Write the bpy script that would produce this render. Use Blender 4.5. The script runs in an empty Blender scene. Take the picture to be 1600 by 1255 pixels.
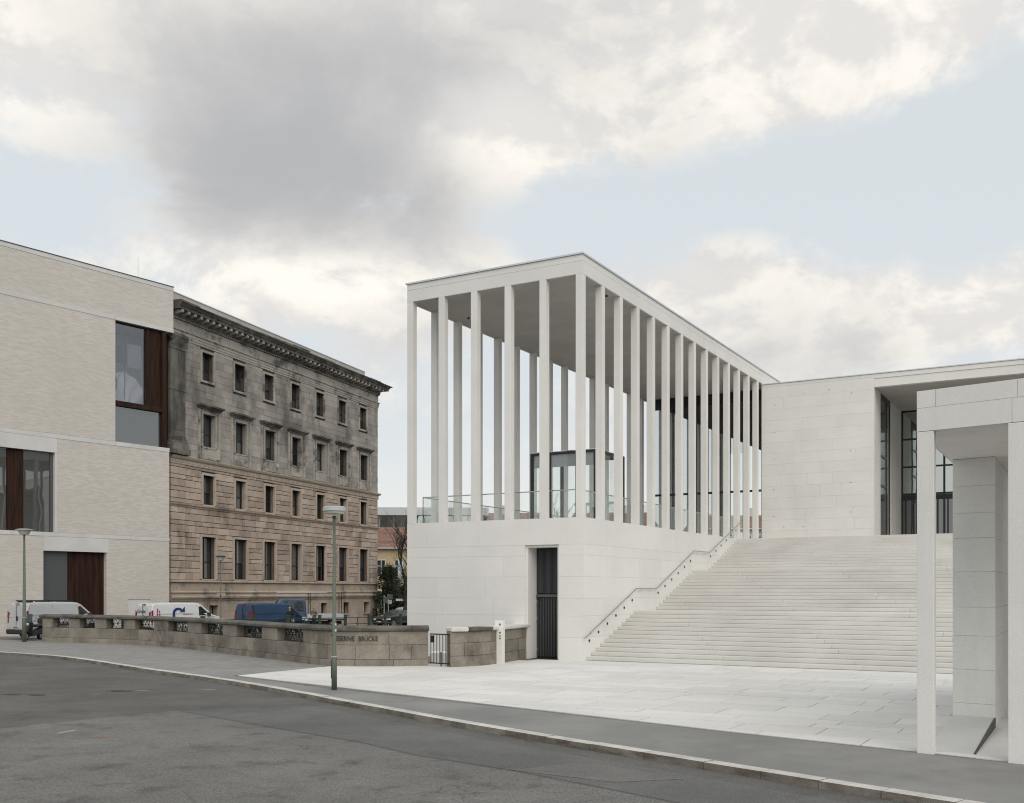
import bpy, bmesh, math, random
from mathutils import Vector, Matrix
R = math.radians
random.seed(7)
sc = bpy.context.scene
col = sc.collection

# ------------------------------------------------------------------ camera
cam_d = bpy.data.cameras.new('camera')
cam = bpy.data.objects.new('camera', cam_d); col.objects.link(cam)
cam.location = (0, 0, 2.6); cam.rotation_euler = (R(90), 0, 0)
cam_d.sensor_width = 36.0; cam_d.lens = 36.0 * 1612 / 1600
cam_d.shift_y = 294.5 / 1600
cam_d.clip_end = 4000; cam_d.clip_start = 0.1
sc.camera = cam
sc.view_settings.view_transform = 'Standard'; sc.view_settings.look = 'None'
sc.view_settings.gamma = 1; sc.view_settings.exposure = 0.26
sc.cycles.use_denoising = True; sc.cycles.filter_width = 1.1
sc.cycles.max_bounces = 8; sc.cycles.transparent_max_bounces = 24
sc.cycles.sample_clamp_indirect = 6

# ------------------------------------------------------------------ sun
SUN_DIR = Vector((0.18, -0.70, 0.69)).normalized()      # towards the sun
sun_d = bpy.data.lights.new('sun', 'SUN'); sun_d.energy = 1.45; sun_d.angle = R(55); sun_d.color = (1.0, 0.945, 0.875)
sun = bpy.data.objects.new('sun', sun_d); col.objects.link(sun)
sun.rotation_euler = SUN_DIR.to_track_quat('Z', 'Y').to_euler()
sun.location = (30, -40, 60)

# ------------------------------------------------------------------ sky
world = bpy.data.worlds.new('World'); sc.world = world; world.use_nodes = True
nt = world.node_tree; nt.nodes.clear()
def N(t, **kw):
    n = nt.nodes.new(t)
    for k, v in kw.items(): setattr(n, k, v)
    return n
def L(a, b): nt.links.new(a, b)
def mth(op, a, b=None, c=None, clamp=False):
    n = N('ShaderNodeMath', operation=op); n.use_clamp = clamp
    for i, v in enumerate((a, b, c)):
        if v is None: continue
        if isinstance(v, (int, float)): n.inputs[i].default_value = v
        else: L(v, n.inputs[i])
    return n.outputs[0]
def vmt(op, a, b=None):
    n = N('ShaderNodeVectorMath', operation=op)
    for i, v in enumerate((a, b)):
        if v is None: continue
        if isinstance(v, (tuple, list)): n.inputs[i].default_value = v
        else: L(v, n.inputs[i])
    return n
def sstep(x, a, b):
    n = N('ShaderNodeMapRange', interpolation_type='SMOOTHSTEP'); L(x, n.inputs[0])
    n.inputs[1].default_value = a; n.inputs[2].default_value = b
    return n.outputs[0]
def mixc(f, a, b):
    n = N('ShaderNodeMix', data_type='RGBA')
    if isinstance(f, (int, float)): n.inputs[0].default_value = f
    else: L(f, n.inputs[0])
    for i, v in ((6, a), (7, b)):
        if isinstance(v, tuple): n.inputs[i].default_value = v + (1,)
        else: L(v, n.inputs[i])
    return n.outputs[2]
def fbm(vec, scale, detail=7, rough=0.55, dist=0.0, lac=2.0):
    n = N('ShaderNodeTexNoise'); n.inputs['Scale'].default_value = scale; n.inputs['Detail'].default_value = detail
    n.inputs['Roughness'].default_value = rough; n.inputs['Distortion'].default_value = dist
    L(vec, n.inputs['Vector']); return n.outputs[0]
tc = N('ShaderNodeTexCoord'); D = vmt('NORMALIZE', tc.outputs['Generated']).outputs[0]
def blob(x, z, rx, rz, w):
    """one cloud bank: direction (x, 1, z), half-widths as tangents"""
    c = Vector((x, 1, z)); l = c.length; c /= l
    d = vmt('MULTIPLY', vmt('SUBTRACT', D, tuple(c)).outputs[0], (l / rx, 1.5, l / rz)).outputs[0]
    q = vmt('DOT_PRODUCT', d, d).outputs['Value']
    return mth('MULTIPLY', mth('EXPONENT', mth('MULTIPLY', q, -1.0)), w)
def total(*vs):
    r = vs[0]
    for v in vs[1:]: r = mth('ADD', r, v)
    return r
flat = vmt('MULTIPLY', D, (1.0, 1.0, 1.55)).outputs[0]
base = vmt('ADD', flat, (3.1, 1.7, 0.4)).outputs[0]
wn = N('ShaderNodeTexNoise'); wn.inputs['Scale'].default_value = 5.0; wn.inputs['Detail'].default_value = 1; L(base, wn.inputs['Vector'])
wsc = vmt('SCALE', vmt('SUBTRACT', wn.outputs['Color'], (.5, .5, .5)).outputs[0]); wsc.inputs['Scale'].default_value = 0.07
warp = vmt('ADD', base, wsc.outputs[0]).outputs[0]
n1 = fbm(warp, 5.2, 8, 0.62)
n1b = fbm(vmt('ADD', warp, (0.018, -0.006, 0.036)).outputs[0], 5.2, 6, 0.60)
n2 = fbm(base, 2.4, 3, 0.55)
cover = total(n1, mth('MULTIPLY', n2, 0.25),
    blob(-.25, .47, .38, .17, .34), blob(.00, .45, .13, .12, .26), blob(.23, .52, .26, .075, .44), blob(-.17, .31, .13, .045, .24),
    blob(.20, .285, .075, .05, .36), blob(.41, .265, .22, .055, .38),
    blob(.20, .40, .24, .05, -.28), blob(.48, .43, .11, .07, -.26), blob(-.47, .38, .10, .05, -.30), blob(.04, .355, .14, .04, -.26))
cov = sstep(cover, 0.63, 0.87)
grey = total(mth('MULTIPLY', n2, 0.50), mth('MULTIPLY', n1, 0.75),
    blob(-.22, .40, .23, .07, .44), blob(-.15, .52, .30, .055, .26), blob(.41, .235, .17, .02, .08),
    blob(.00, .44, .07, .09, -.20), blob(-.50, .50, .10, .14, -.22), blob(-.19, .30, .12, .022, -.28), blob(.30, .52, .12, .06, -.12))
gr = sstep(grey, 0.50, 1.12)
puff = sstep(mth('SUBTRACT', n1, n1b), -0.06, 0.08)
sky = N('ShaderNodeTexSky', sky_type='NISHITA'); sky.sun_disc = False
sky.sun_elevation = math.asin(SUN_DIR.z); sky.sun_rotation = math.atan2(SUN_DIR.x, SUN_DIR.y)
sky.air_density = 1.0; sky.dust_density = 2.0; sky.ozone_density = 1.0
veil = mixc(0.88, sky.outputs[0], (6.35, 6.72, 6.88))                    # thin high haze over the blue
white = mixc(puff, (6.7, 6.5, 6.3), (8.75, 8.35, 7.65))
cloud = mixc(gr, white, (3.95, 3.97, 4.08))
up = N('ShaderNodeSeparateXYZ'); L(D, up.inputs[0])
low = sstep(up.outputs[2], 0.20, 0.0)
out = mixc(mth('MULTIPLY', cov, 0.95), veil, cloud)
out = mixc(mth('MULTIPLY', low, 0.7), out, (7.75, 7.5, 7.1))
bg = N('ShaderNodeBackground'); L(out, bg.inputs[0]); bg.inputs[1].default_value = 0.1
wo = N('ShaderNodeOutputWorld'); L(bg.outputs[0], wo.inputs[0])
world.cycles.sampling_method = 'MANUAL'; world.cycles.sample_map_resolution = 256

# ------------------------------------------------------------------ materials
MATS = {}
def pos_material(name, c1, c2, scale=0.5, fine=30.0, fine_amt=0.08, var=0.06, rough=0.85, bump=0.05, stain=None,
                 stain_amt=0.0, stain_scale=(0.5, 0.5, 0.12), stain_range=(0.52, 0.72), stretch=(1, 1, 1), spec=0.3, pits=0.0, metal=0.0, bscale=None):
    global nt
    m = bpy.data.materials.new(name); m.use_nodes = True; nt = m.node_tree; nt.nodes.clear()
    geo = N('ShaderNodeNewGeometry'); oi = N('ShaderNodeObjectInfo')
    p = vmt('MULTIPLY', geo.outputs['Position'], stretch).outputs[0]
    c = mixc(sstep(fbm(p, scale, 6, 0.6), 0.3, 0.7), c1, c2)
    rnd = mth('FRACT', mth('ADD', geo.outputs['Random Per Island'], oi.outputs['Random']))
    k = mth('ADD', mth('MULTIPLY', rnd, var), 1 - var / 2)
    fn = fbm(p, fine, 3, 0.7)
    k = mth('MULTIPLY', k, mth('ADD', mth('MULTIPLY', sstep(fn, 0.25, 0.75), 2 * fine_amt), 1 - fine_amt))
    g = N('ShaderNodeVectorMath', operation='SCALE'); L(c, g.inputs[0]); L(k, g.inputs['Scale']); c = g.outputs[0]
    if stain:
        sp = vmt('MULTIPLY', geo.outputs['Position'], stain_scale).outputs[0]
        s = mth('MULTIPLY', sstep(fbm(sp, 1.0, 7, 0.65), *stain_range), stain_amt)
        c = mixc(s, c, stain)
    if pits:
        s = mth('MULTIPLY', sstep(fbm(geo.outputs['Position'], 5.0, 3, 0.6), 0.66, 0.72), pits)
        c = mixc(s, c, (0.04, 0.035, 0.03))
    b = N('ShaderNodeBsdfPrincipled'); L(c, b.inputs['Base Color']); b.inputs['Roughness'].default_value = rough
    b.inputs['Specular IOR Level'].default_value = spec; b.inputs['Metallic'].default_value = metal
    if bump:
        bn = N('ShaderNodeBump'); bn.inputs['Strength'].default_value = bump; bn.inputs['Distance'].default_value = 0.02
        L(fbm(geo.outputs['Position'], bscale or fine * 0.6, 4, 0.65), bn.inputs['Height']); L(bn.outputs[0], b.inputs['Normal'])
    o = N('ShaderNodeOutputMaterial'); L(b.outputs[0], o.inputs[0])
    MATS[name] = m; return m
def plain(name, c, rough=0.5, metal=0.0, spec=0.5, coat=0.0, var=0.0):
    m = bpy.data.materials.new(name); m.use_nodes = True
    t = m.node_tree; b = t.nodes['Principled BSDF']
    n = t.nodes.new('ShaderNodeTexNoise'); n.inputs['Scale'].default_value = 9; n.inputs['Detail'].default_value = 5
    tcn = t.nodes.new('ShaderNodeTexCoord'); t.links.new(tcn.outputs['Object'], n.inputs['Vector'])
    mx = t.nodes.new('ShaderNodeMix'); mx.data_type = 'RGBA'; t.links.new(n.outputs[0], mx.inputs[0])
    v = 0.06 + var
    mx.inputs[6].default_value = tuple(x * (1 - v) for x in c) + (1,); mx.inputs[7].default_value = tuple(min(1, x * (1 + v)) for x in c) + (1,)
    t.links.new(mx.outputs[2], b.inputs['Base Color'])
    b.inputs['Roughness'].default_value = rough; b.inputs['Metallic'].default_value = metal
    b.inputs['Specular IOR Level'].default_value = spec; b.inputs['Coat Weight'].default_value = coat
    MATS[name] = m; return m
def clear_glass(name, tint, refl=0.12, dark=0.0):
    """thin sheet glass: mostly see-through, a share of mirror reflection"""
    m = bpy.data.materials.new(name); m.use_nodes = True; t = m.node_tree; t.nodes.clear()
    tr = t.nodes.new('ShaderNodeBsdfTransparent'); tr.inputs[0].default_value = tint + (1,)
    gl = t.nodes.new('ShaderNodeBsdfGlossy'); gl.inputs['Roughness'].default_value = 0.01; gl.inputs[0].default_value = (.9, .93, .93, 1)
    lw = t.nodes.new('ShaderNodeLayerWeight'); lw.inputs[0].default_value = 0.3
    mr = t.nodes.new('ShaderNodeMapRange'); mr.inputs[3].default_value = refl * 0.6; mr.inputs[4].default_value = min(1, refl * 5)
    t.links.new(lw.outputs['Fresnel'], mr.inputs[0])
    mx = t.nodes.new('ShaderNodeMixShader'); t.links.new(mr.outputs[0], mx.inputs[0]); t.links.new(tr.outputs[0], mx.inputs[1]); t.links.new(gl.outputs[0], mx.inputs[2])
    o = t.nodes.new('ShaderNodeOutputMaterial'); t.links.new(mx.outputs[0], o.inputs[0])
    MATS[name] = m; return m
def mirror_glass(name, body, refl=0.4, rcol=(.85, .9, .9), wav=0.0, vary=0.0):
    """coated window glass over a dim room"""
    m = bpy.data.materials.new(name); m.use_nodes = True; t = m.node_tree; t.nodes.clear()
    d = t.nodes.new('ShaderNodeBsdfPrincipled'); d.inputs['Base Color'].default_value = body + (1,); d.inputs['Roughness'].default_value = 0.2; d.inputs['Specular IOR Level'].default_value = .25
    gl = t.nodes.new('ShaderNodeBsdfGlossy'); gl.inputs['Roughness'].default_value = 0.02; gl.inputs[0].default_value = rcol + (1,)
    mx = t.nodes.new('ShaderNodeMixShader'); mx.inputs[0].default_value = refl
    t.links.new(d.outputs[0], mx.inputs[1]); t.links.new(gl.outputs[0], mx.inputs[2])
    n = t.nodes.new('ShaderNodeTexNoise'); n.inputs['Scale'].default_value = 0.55; n.inputs['Detail'].default_value = 1
    g = t.nodes.new('ShaderNodeNewGeometry'); t.links.new(g.outputs['Position'], n.inputs['Vector'])
    bn = t.nodes.new('ShaderNodeBump'); bn.inputs['Strength'].default_value = 0.25; bn.inputs['Distance'].default_value = 0.02 + wav
    t.links.new(n.outputs[0], bn.inputs['Height']); t.links.new(bn.outputs[0], gl.inputs['Normal'])
    if vary:
        oi = t.nodes.new('ShaderNodeObjectInfo'); mr = t.nodes.new('ShaderNodeMapRange'); mr.inputs[3].default_value = refl - vary; mr.inputs[4].default_value = refl + vary
        t.links.new(oi.outputs['Random'], mr.inputs[0]); t.links.new(mr.outputs[0], mx.inputs[0])
        m2_ = t.nodes.new('ShaderNodeMapRange'); m2_.inputs[1].default_value = .72; m2_.inputs[2].default_value = .95; m2_.inputs[4].default_value = .55; t.links.new(oi.outputs['Random'], m2_.inputs[0])
        mc = t.nodes.new('ShaderNodeMix'); mc.data_type = 'RGBA'; mc.inputs[6].default_value = body + (1,); mc.inputs[7].default_value = (.20, .205, .20, 1); t.links.new(m2_.outputs[0], mc.inputs[0]); t.links.new(mc.outputs[2], d.inputs['Base Color'])
    o = t.nodes.new('ShaderNodeOutputMaterial'); t.links.new(mx.outputs[0], o.inputs[0])
    MATS[name] = m; return m

WHITE = pos_material('white_stone', (.670, .655, .622), (.73, .715, .682), 0.35, 45, .055, .045, .8, .06,
                     stain=(.47, .455, .42), stain_amt=.22, stain_scale=(.55, .55, .10), stain_range=(.5, .8))
COLUMN = pos_material('column_stone', (.655, .64, .608), (.715, .70, .667), 0.5, 60, .06, .04, .8, .05,
                      stain=(.5, .48, .45), stain_amt=.18, stain_scale=(1.6, 1.6, .12))
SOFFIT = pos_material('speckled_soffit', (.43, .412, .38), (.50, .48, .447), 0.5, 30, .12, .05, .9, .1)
STEP = pos_material('step_stone', (.545, .528, .497), (.61, .593, .56), 0.4, 40, .05, .04, .8, .05,
                    stain=(.42, .40, .37), stain_amt=.25, stain_scale=(.5, .5, .5))
PAVE = pos_material('paving_stone', (.60, .585, .555), (.68, .665, .635), 0.25, 25, .06, .11, .85, .05,
                    stain=(.42, .40, .37), stain_amt=.38, stain_scale=(.5, .5, .5), stain_range=(.5, .75))
MORTAR = pos_material('dark_joint', (.14, .135, .13), (.2, .195, .185), 1, 20, .1, .0, .95, 0)
SOFT = pos_material('pale_joint', (.50, .49, .47), (.56, .55, .53), 1, 20, .1, .0, .95, 0)
def asphalt(name, c1, c2, grit, cracks, patches, light):
    global nt
    m = bpy.data.materials.new(name); m.use_nodes = True; nt = m.node_tree; nt.nodes.clear()
    P = N('ShaderNodeNewGeometry').outputs['Position']
    c = mixc(sstep(fbm(P, .35, 5, .6), .3, .7), c1, c2)
    c = mixc(mth('MULTIPLY', sstep(fbm(P, 1.1, 8, .68), .50, .70), patches), c, tuple(x * .45 for x in c1))
    c = mixc(mth('MULTIPLY', sstep(fbm(P, .8, 6, .7, 1.2), .58, .70), light), c, tuple(min(1, x * 1.55) for x in c2))
    g1 = sstep(fbm(P, 38, 3, .75), .30, .70)
    k = mth('ADD', mth('MULTIPLY', g1, 2 * grit), 1 - grit)
    vo = N('ShaderNodeTexVoronoi'); vo.inputs['Scale'].default_value = 75; L(P, vo.inputs['Vector'])
    sp = mth('MULTIPLY', sstep(vo.outputs['Distance'], .16, .06), mth('MULTIPLY', sstep(fbm(P, 9, 2), .45, .65), .9))
    if cracks:
        off = vmt('SCALE', vmt('SUBTRACT', nz(P, 1.6), (.5, .5, .5)).outputs[0]); off.inputs['Scale'].default_value = .9
        v2 = N('ShaderNodeTexVoronoi', feature='DISTANCE_TO_EDGE'); v2.inputs['Scale'].default_value = .62; L(vmt('ADD', P, off.outputs[0]).outputs[0], v2.inputs['Vector'])
        cr = mth('MULTIPLY', sstep(v2.outputs['Distance'], .022, .004), mth('MULTIPLY', sstep(fbm(P, .5, 3), .46, .62), cracks))
        k = mth('MULTIPLY', k, mth('SUBTRACT', 1.0, cr))
    k = mth('ADD', k, sp)
    s_ = N('ShaderNodeVectorMath', operation='SCALE'); L(c, s_.inputs[0]); L(k, s_.inputs['Scale'])
    b = N('ShaderNodeBsdfPrincipled'); L(s_.outputs[0], b.inputs['Base Color']); b.inputs['Roughness'].default_value = .88; b.inputs['Specular IOR Level'].default_value = .25
    bn = N('ShaderNodeBump'); bn.inputs['Strength'].default_value = .6; bn.inputs['Distance'].default_value = .012; L(fbm(P, 60, 4, .7), bn.inputs['Height']); L(bn.outputs[0], b.inputs['Normal'])
    o = N('ShaderNodeOutputMaterial'); L(b.outputs[0], o.inputs[0]); return m
def nz(vec, scale):
    n = N('ShaderNodeTexNoise'); n.inputs['Scale'].default_value = scale; n.inputs['Detail'].default_value = 4; L(vec, n.inputs['Vector']); return n.outputs['Color']
ASPH = asphalt('asphalt', (.100, .097, .091), (.130, .126, .118), .38, .25, .40, .30)
ASPH2 = asphalt('worn_asphalt', (.135, .131, .123), (.178, .173, .163), .42, .30, .65, .25)
ASPH3 = asphalt('smooth_asphalt', (.112, .110, .106), (.145, .142, .137), .25, .12, .25, .25)
ASPH5 = asphalt('pale_repair_asphalt', (.135, .131, .125), (.165, .160, .152), .22, .1, .3, .2)
ASPH4 = pos_material('footway_asphalt', (.195, .192, .185), (.255, .251, .242), 0.4, 60, .16, 0, .9, .25, spec=.25, bscale=60,
                     stain=(.145, .142, .137), stain_amt=.5, stain_scale=(.5, .5, .5), stain_range=(.5, .7))
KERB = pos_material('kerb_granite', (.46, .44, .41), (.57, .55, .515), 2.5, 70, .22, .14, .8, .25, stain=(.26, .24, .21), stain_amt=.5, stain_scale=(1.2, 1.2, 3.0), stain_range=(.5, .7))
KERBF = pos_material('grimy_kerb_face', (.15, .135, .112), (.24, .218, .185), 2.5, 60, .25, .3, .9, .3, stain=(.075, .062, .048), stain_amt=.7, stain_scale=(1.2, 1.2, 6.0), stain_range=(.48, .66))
OLD_UP = pos_material('sooty_sandstone', (.265, .243, .214), (.390, .358, .317), 0.30, 14, .14, .30, .9, .3,
                      stain=(.075, .070, .063), stain_amt=.72, stain_scale=(.30, .30, .16), stain_range=(.47, .68))
OLD_LOW = pos_material('warm_sandstone', (.355, .278, .222), (.480, .385, .315), 0.45, 12, .15, .46, .9, .35,
                       stain=(.085, .07, .055), stain_amt=.6, stain_scale=(.5, .5, .22), stain_range=(.52, .72))
OLD_JOINT = pos_material('sandstone_joint', (.075, .060, .046), (.11, .09, .07), 1, 20, .1, .0, .95, .1)
OLD_BASE = pos_material('pitted_sandstone', (.36, .295, .235), (.47, .39, .312), 0.6, 9, .16, .08, .92, .4,
                        stain=(.085, .068, .052), stain_amt=.7, stain_scale=(.4, .4, .35), stain_range=(.53, .7), pits=.75)
TRIM_UP = pos_material('sooty_trim', (.30, .276, .243), (.41, .378, .33), 0.5, 16, .12, .12, .9, .2,
                       stain=(.055, .05, .046), stain_amt=.8, stain_scale=(.6, .6, .8), stain_range=(.48, .66))
TRIM_LOW = pos_material('warm_trim', (.41, .335, .268), (.50, .42, .345), 0.6, 16, .10, .12, .9, .2,
                        stain=(.09, .075, .06), stain_amt=.45, stain_scale=(.6, .6, .6), stain_range=(.55, .72))
CORN = pos_material('black_crusted_stone', (.085, .078, .070), (.20, .184, .16), 0.9, 10, .2, .3, .9, .4,
                    stain=(.032, .03, .028), stain_amt=.7, stain_scale=(.7, .7, 1.2), stain_range=(.48, .62))
PARAPET = pos_material('parapet_sandstone', (.175, .154, .126), (.262, .233, .194), 1.2, 18, .15, .34, .9, .35,
                       stain=(.055, .049, .042), stain_amt=.65, stain_scale=(.9, .9, .7), stain_range=(.5, .7))
CAPST = pos_material('weathered_coping', (.088, .080, .069), (.155, .143, .124), 1.0, 20, .16, .2, .9, .3,
                     stain=(.032, .03, .027), stain_amt=.7, stain_scale=(.8, .8, 3.0), stain_range=(.48, .66))
ROOFSTRIP = pos_material('attic_stone', (.40, .375, .335), (.47, .445, .40), 0.6, 20, .06, .08, .85, .05)
BAND = pos_material('pale_concrete_band', (.56, .55, .53), (.62, .61, .585), 0.6, 30, .05, .05, .85, .05, stain=(.36, .34, .32), stain_amt=.3, stain_scale=(.8, .8, .3))
WALKWAY = None

def brick_material():
    global nt
    m = bpy.data.materials.new('washed_brick'); m.use_nodes = True; nt = m.node_tree; nt.nodes.clear()
    tcn = N('ShaderNodeTexCoord'); obj = tcn.outputs['Object']
    sw = N('ShaderNodeSeparateXYZ'); L(obj, sw.inputs[0]); cb = N('ShaderNodeCombineXYZ')
    L(sw.outputs[0], cb.inputs[0]); L(sw.outputs[2], cb.inputs[1])
    br = N('ShaderNodeTexBrick'); L(cb.outputs[0], br.inputs['Vector']); br.inputs['Scale'].default_value = 1.0
    br.inputs['Brick Width'].default_value = .42; br.inputs['Row Height'].default_value = .085; br.inputs['Mortar Size'].default_value = .010
    br.inputs['Color1'].default_value = (.525, .480, .430, 1); br.inputs['Color2'].default_value = (.63, .592, .542, 1); br.inputs['Mortar'].default_value = (.555, .52, .485, 1)
    st = vmt('MULTIPLY', obj, (2.6, 2.6, 18.0)).outputs[0]
    f1 = sstep(fbm(st, 2.2, 3, .6), .60, .74)
    c = mixc(mth('MULTIPLY', f1, .22), br.outputs[0], (.40, .32, .24))
    f2 = sstep(fbm(vmt('MULTIPLY', obj, (.9, .9, 6)).outputs[0], 8, 3, .7), .60, .72)
    c = mixc(mth('MULTIPLY', f2, .25), c, (.68, .645, .60))
    f3 = sstep(fbm(obj, .16, 4, .5), .35, .7)
    c = mixc(mth('MULTIPLY', f3, .35), c, (.50, .47, .42))
    b = N('ShaderNodeBsdfPrincipled'); L(c, b.inputs['Base Color']); b.inputs['Roughness'].default_value = .9; b.inputs['Specular IOR Level'].default_value = .2
    bn = N('ShaderNodeBump'); bn.inputs['Strength'].default_value = .35; bn.inputs['Distance'].default_value = .03
    L(fbm(vmt('MULTIPLY', obj, (1, 1, 4)).outputs[0], 7, 4, .6), bn.inputs['Height']); L(bn.outputs[0], b.inputs['Normal'])
    o = N('ShaderNodeOutputMaterial'); L(b.outputs[0], o.inputs[0]); return m
BRICK = brick_material()
def slab_walk_material():
    global nt
    m = bpy.data.materials.new('footway_slabs'); m.use_nodes = True; nt = m.node_tree; nt.nodes.clear()
    geo = N('ShaderNodeNewGeometry'); mp = N('ShaderNodeMapping'); mp.inputs['Rotation'].default_value = (0, 0, R(48)); L(geo.outputs['Position'], mp.inputs[0])
    br = N('ShaderNodeTexBrick'); L(mp.outputs[0], br.inputs['Vector']); br.inputs['Scale'].default_value = 1.0
    br.inputs['Brick Width'].default_value = .36; br.inputs['Row Height'].default_value = .36; br.inputs['Mortar Size'].default_value = .008
    br.inputs['Color1'].default_value = (.235, .23, .218, 1); br.inputs['Color2'].default_value = (.285, .28, .266, 1); br.inputs['Mortar'].default_value = (.16, .155, .145, 1)
    c = mixc(mth('MULTIPLY', sstep(fbm(geo.outputs['Position'], .5, 6, .6), .45, .75), .5), br.outputs[0], (.185, .18, .17))
    c = mixc(mth('MULTIPLY', sstep(fbm(geo.outputs['Position'], 30, 3, .7), .5, .8), .3), c, (.14, .135, .125))
    b = N('ShaderNodeBsdfPrincipled'); L(c, b.inputs['Base Color']); b.inputs['Roughness'].default_value = .85; b.inputs['Specular IOR Level'].default_value = .25
    o = N('ShaderNodeOutputMaterial'); L(b.outputs[0], o.inputs[0]); return m
WALKWAY = slab_walk_material()
def wood_material(name, c1, c2):
    global nt
    m = bpy.data.materials.new(name); m.use_nodes = True; nt = m.node_tree; nt.nodes.clear()
    tcn = N('ShaderNodeTexCoord'); st = vmt('MULTIPLY', tcn.outputs['Object'], (6, 6, .35)).outputs[0]
    c = mixc(sstep(fbm(st, 1.4, 5, .6), .3, .7), c1, c2)
    b = N('ShaderNodeBsdfPrincipled'); L(c, b.inputs['Base Color']); b.inputs['Roughness'].default_value = .6; b.inputs['Specular IOR Level'].default_value = .15
    o = N('ShaderNodeOutputMaterial'); L(b.outputs[0], o.inputs[0]); return m
WOOD = wood_material('dark_stained_timber', (.014, .007, .005), (.046, .020, .012))
BRONZE = plain('dark_bronze', (.026, .026, .028), .4, .3)
BLACK = plain('black_metal', (.012, .012, .013), .45, .2)
STEEL = plain('stainless_steel', (.55, .55, .55), .28, 1.0)
ZINC = plain('zinc_edge', (.60, .62, .64), .4, .4)
GREEN = plain('green_lamp_paint', (.100, .117, .088), .5, 0, .4, var=.12)
GREEND = plain('dark_green_paint', (.032, .048, .036), .5, 0, .4, var=.1)
LAMPCAP = plain('lamp_cap_grey', (.40, .43, .41), .5, 0, .4)
DIFF = plain('frosted_diffuser', (.47, .47, .44), .35, 0, .4)
VANW = plain('white_van_paint', (.62, .63, .64), .3, 0, .5, .4)
VANG = plain('silver_white_paint', (.46, .47, .48), .32, .1, .5, .4)
VANB = plain('blue_van_paint', (.028, .064, .128), .38, .1, .5, .2)
CARD = plain('dark_grey_paint', (.055, .062, .068), .25, .3, .5, .6)
RUB = plain('tyre_rubber', (.015, .015, .015), .85)
RIM = plain('alloy_rim', (.36, .36, .37), .35, .8)
REDL = plain('red_lens', (.20, .010, .014), .25)
CLRL = plain('clear_lens', (.6, .6, .58), .15)
PLATE = plain('number_plate', (.62, .62, .58), .5)
TRIMB = plain('black_plastic', (.022, .022, .024), .6)
LOGO = plain('navy_print', (.010, .030, .11), .4)
PINK = plain('magenta_print', (.30, .02, .09), .4)
CARGL = mirror_glass('car_glass', (.012, .016, .015), .10, (.6, .66, .64))
GLASS = clear_glass('clear_glass', (.975, .988, .982), .05)
GLASS_G = clear_glass('green_glass', (.982, .992, .986), .045)
MIRROR = mirror_glass('coated_glass', (.05, .058, .055), .62, (.82, .87, .84))
WINGL = mirror_glass('old_window_glass', (.012, .015, .016), .42, (.78, .87, .93), 0, .28)
CURTGL = mirror_glass('curtained_window_glass', (.16, .17, .16), .25, (.8, .87, .92))
SHOW = mirror_glass('brick_house_glass', (.12, .12, .125), .58, (.84, .83, .86), .0)
SHOWD = mirror_glass('dim_shop_glass', (.045, .047, .047), .22, (.75, .77, .76), .0)
DARKIN = plain('dark_room', (.02, .02, .02), .9)
SLAT = plain('slate_grey_slat', (.05, .052, .056), .5)
GREYPAN = plain('grey_panel', (.085, .087, .092), .4)
LETTER = plain('engraved_dark', (.045, .040, .035), .8, var=.3)
SKIN = plain('skin', (.42, .25, .18), .6)
HAIR = plain('dark_hair', (.025, .018, .013), .7)
JACKET = plain('navy_jacket', (.012, .018, .028), .8)
SHIRT = plain('grey_checked_shirt', (.13, .125, .13), .85, var=.3)
TROUS = plain('dark_trousers', (.02, .02, .023), .85)
YELLOW = pos_material('ochre_plaster', (.50, .40, .25), (.57, .465, .30), 0.6, 10, .06, .05, .9, .1, stain=(.36, .28, .17), stain_amt=.4)
TILE = pos_material('red_roof_tile', (.20, .115, .09), (.275, .165, .13), 1.5, 5, .2, .3, .85, .3, stretch=(1, 1, 3))
MODERN = pos_material('grey_render', (.45, .46, .47), (.52, .53, .54), 0.5, 10, .05, .05, .85, .05)
BEIGE = pos_material('beige_render', (.42, .385, .33), (.48, .44, .38), 0.5, 10, .05, .05, .85, .05)
BARK = pos_material('bark', (.035, .030, .026), (.065, .056, .048), 3, 15, .2, .1, .95, .3)
LEAF = pos_material('yew_needles', (.016, .026, .012), (.045, .062, .028), 1.6, 20, .2, .6, .7, 0)
WATER = plain('canal_water', (.02, .028, .022), .06, 0, .5)
GROUND = pos_material('far_ground', (.10, .098, .09), (.15, .146, .135), .1, 3, .1, 0, .95, 0)
STREET = pos_material('back_street_cobble', (.13, .125, .115), (.19, .183, .17), .5, 14, .2, 0, .9, .3)

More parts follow.
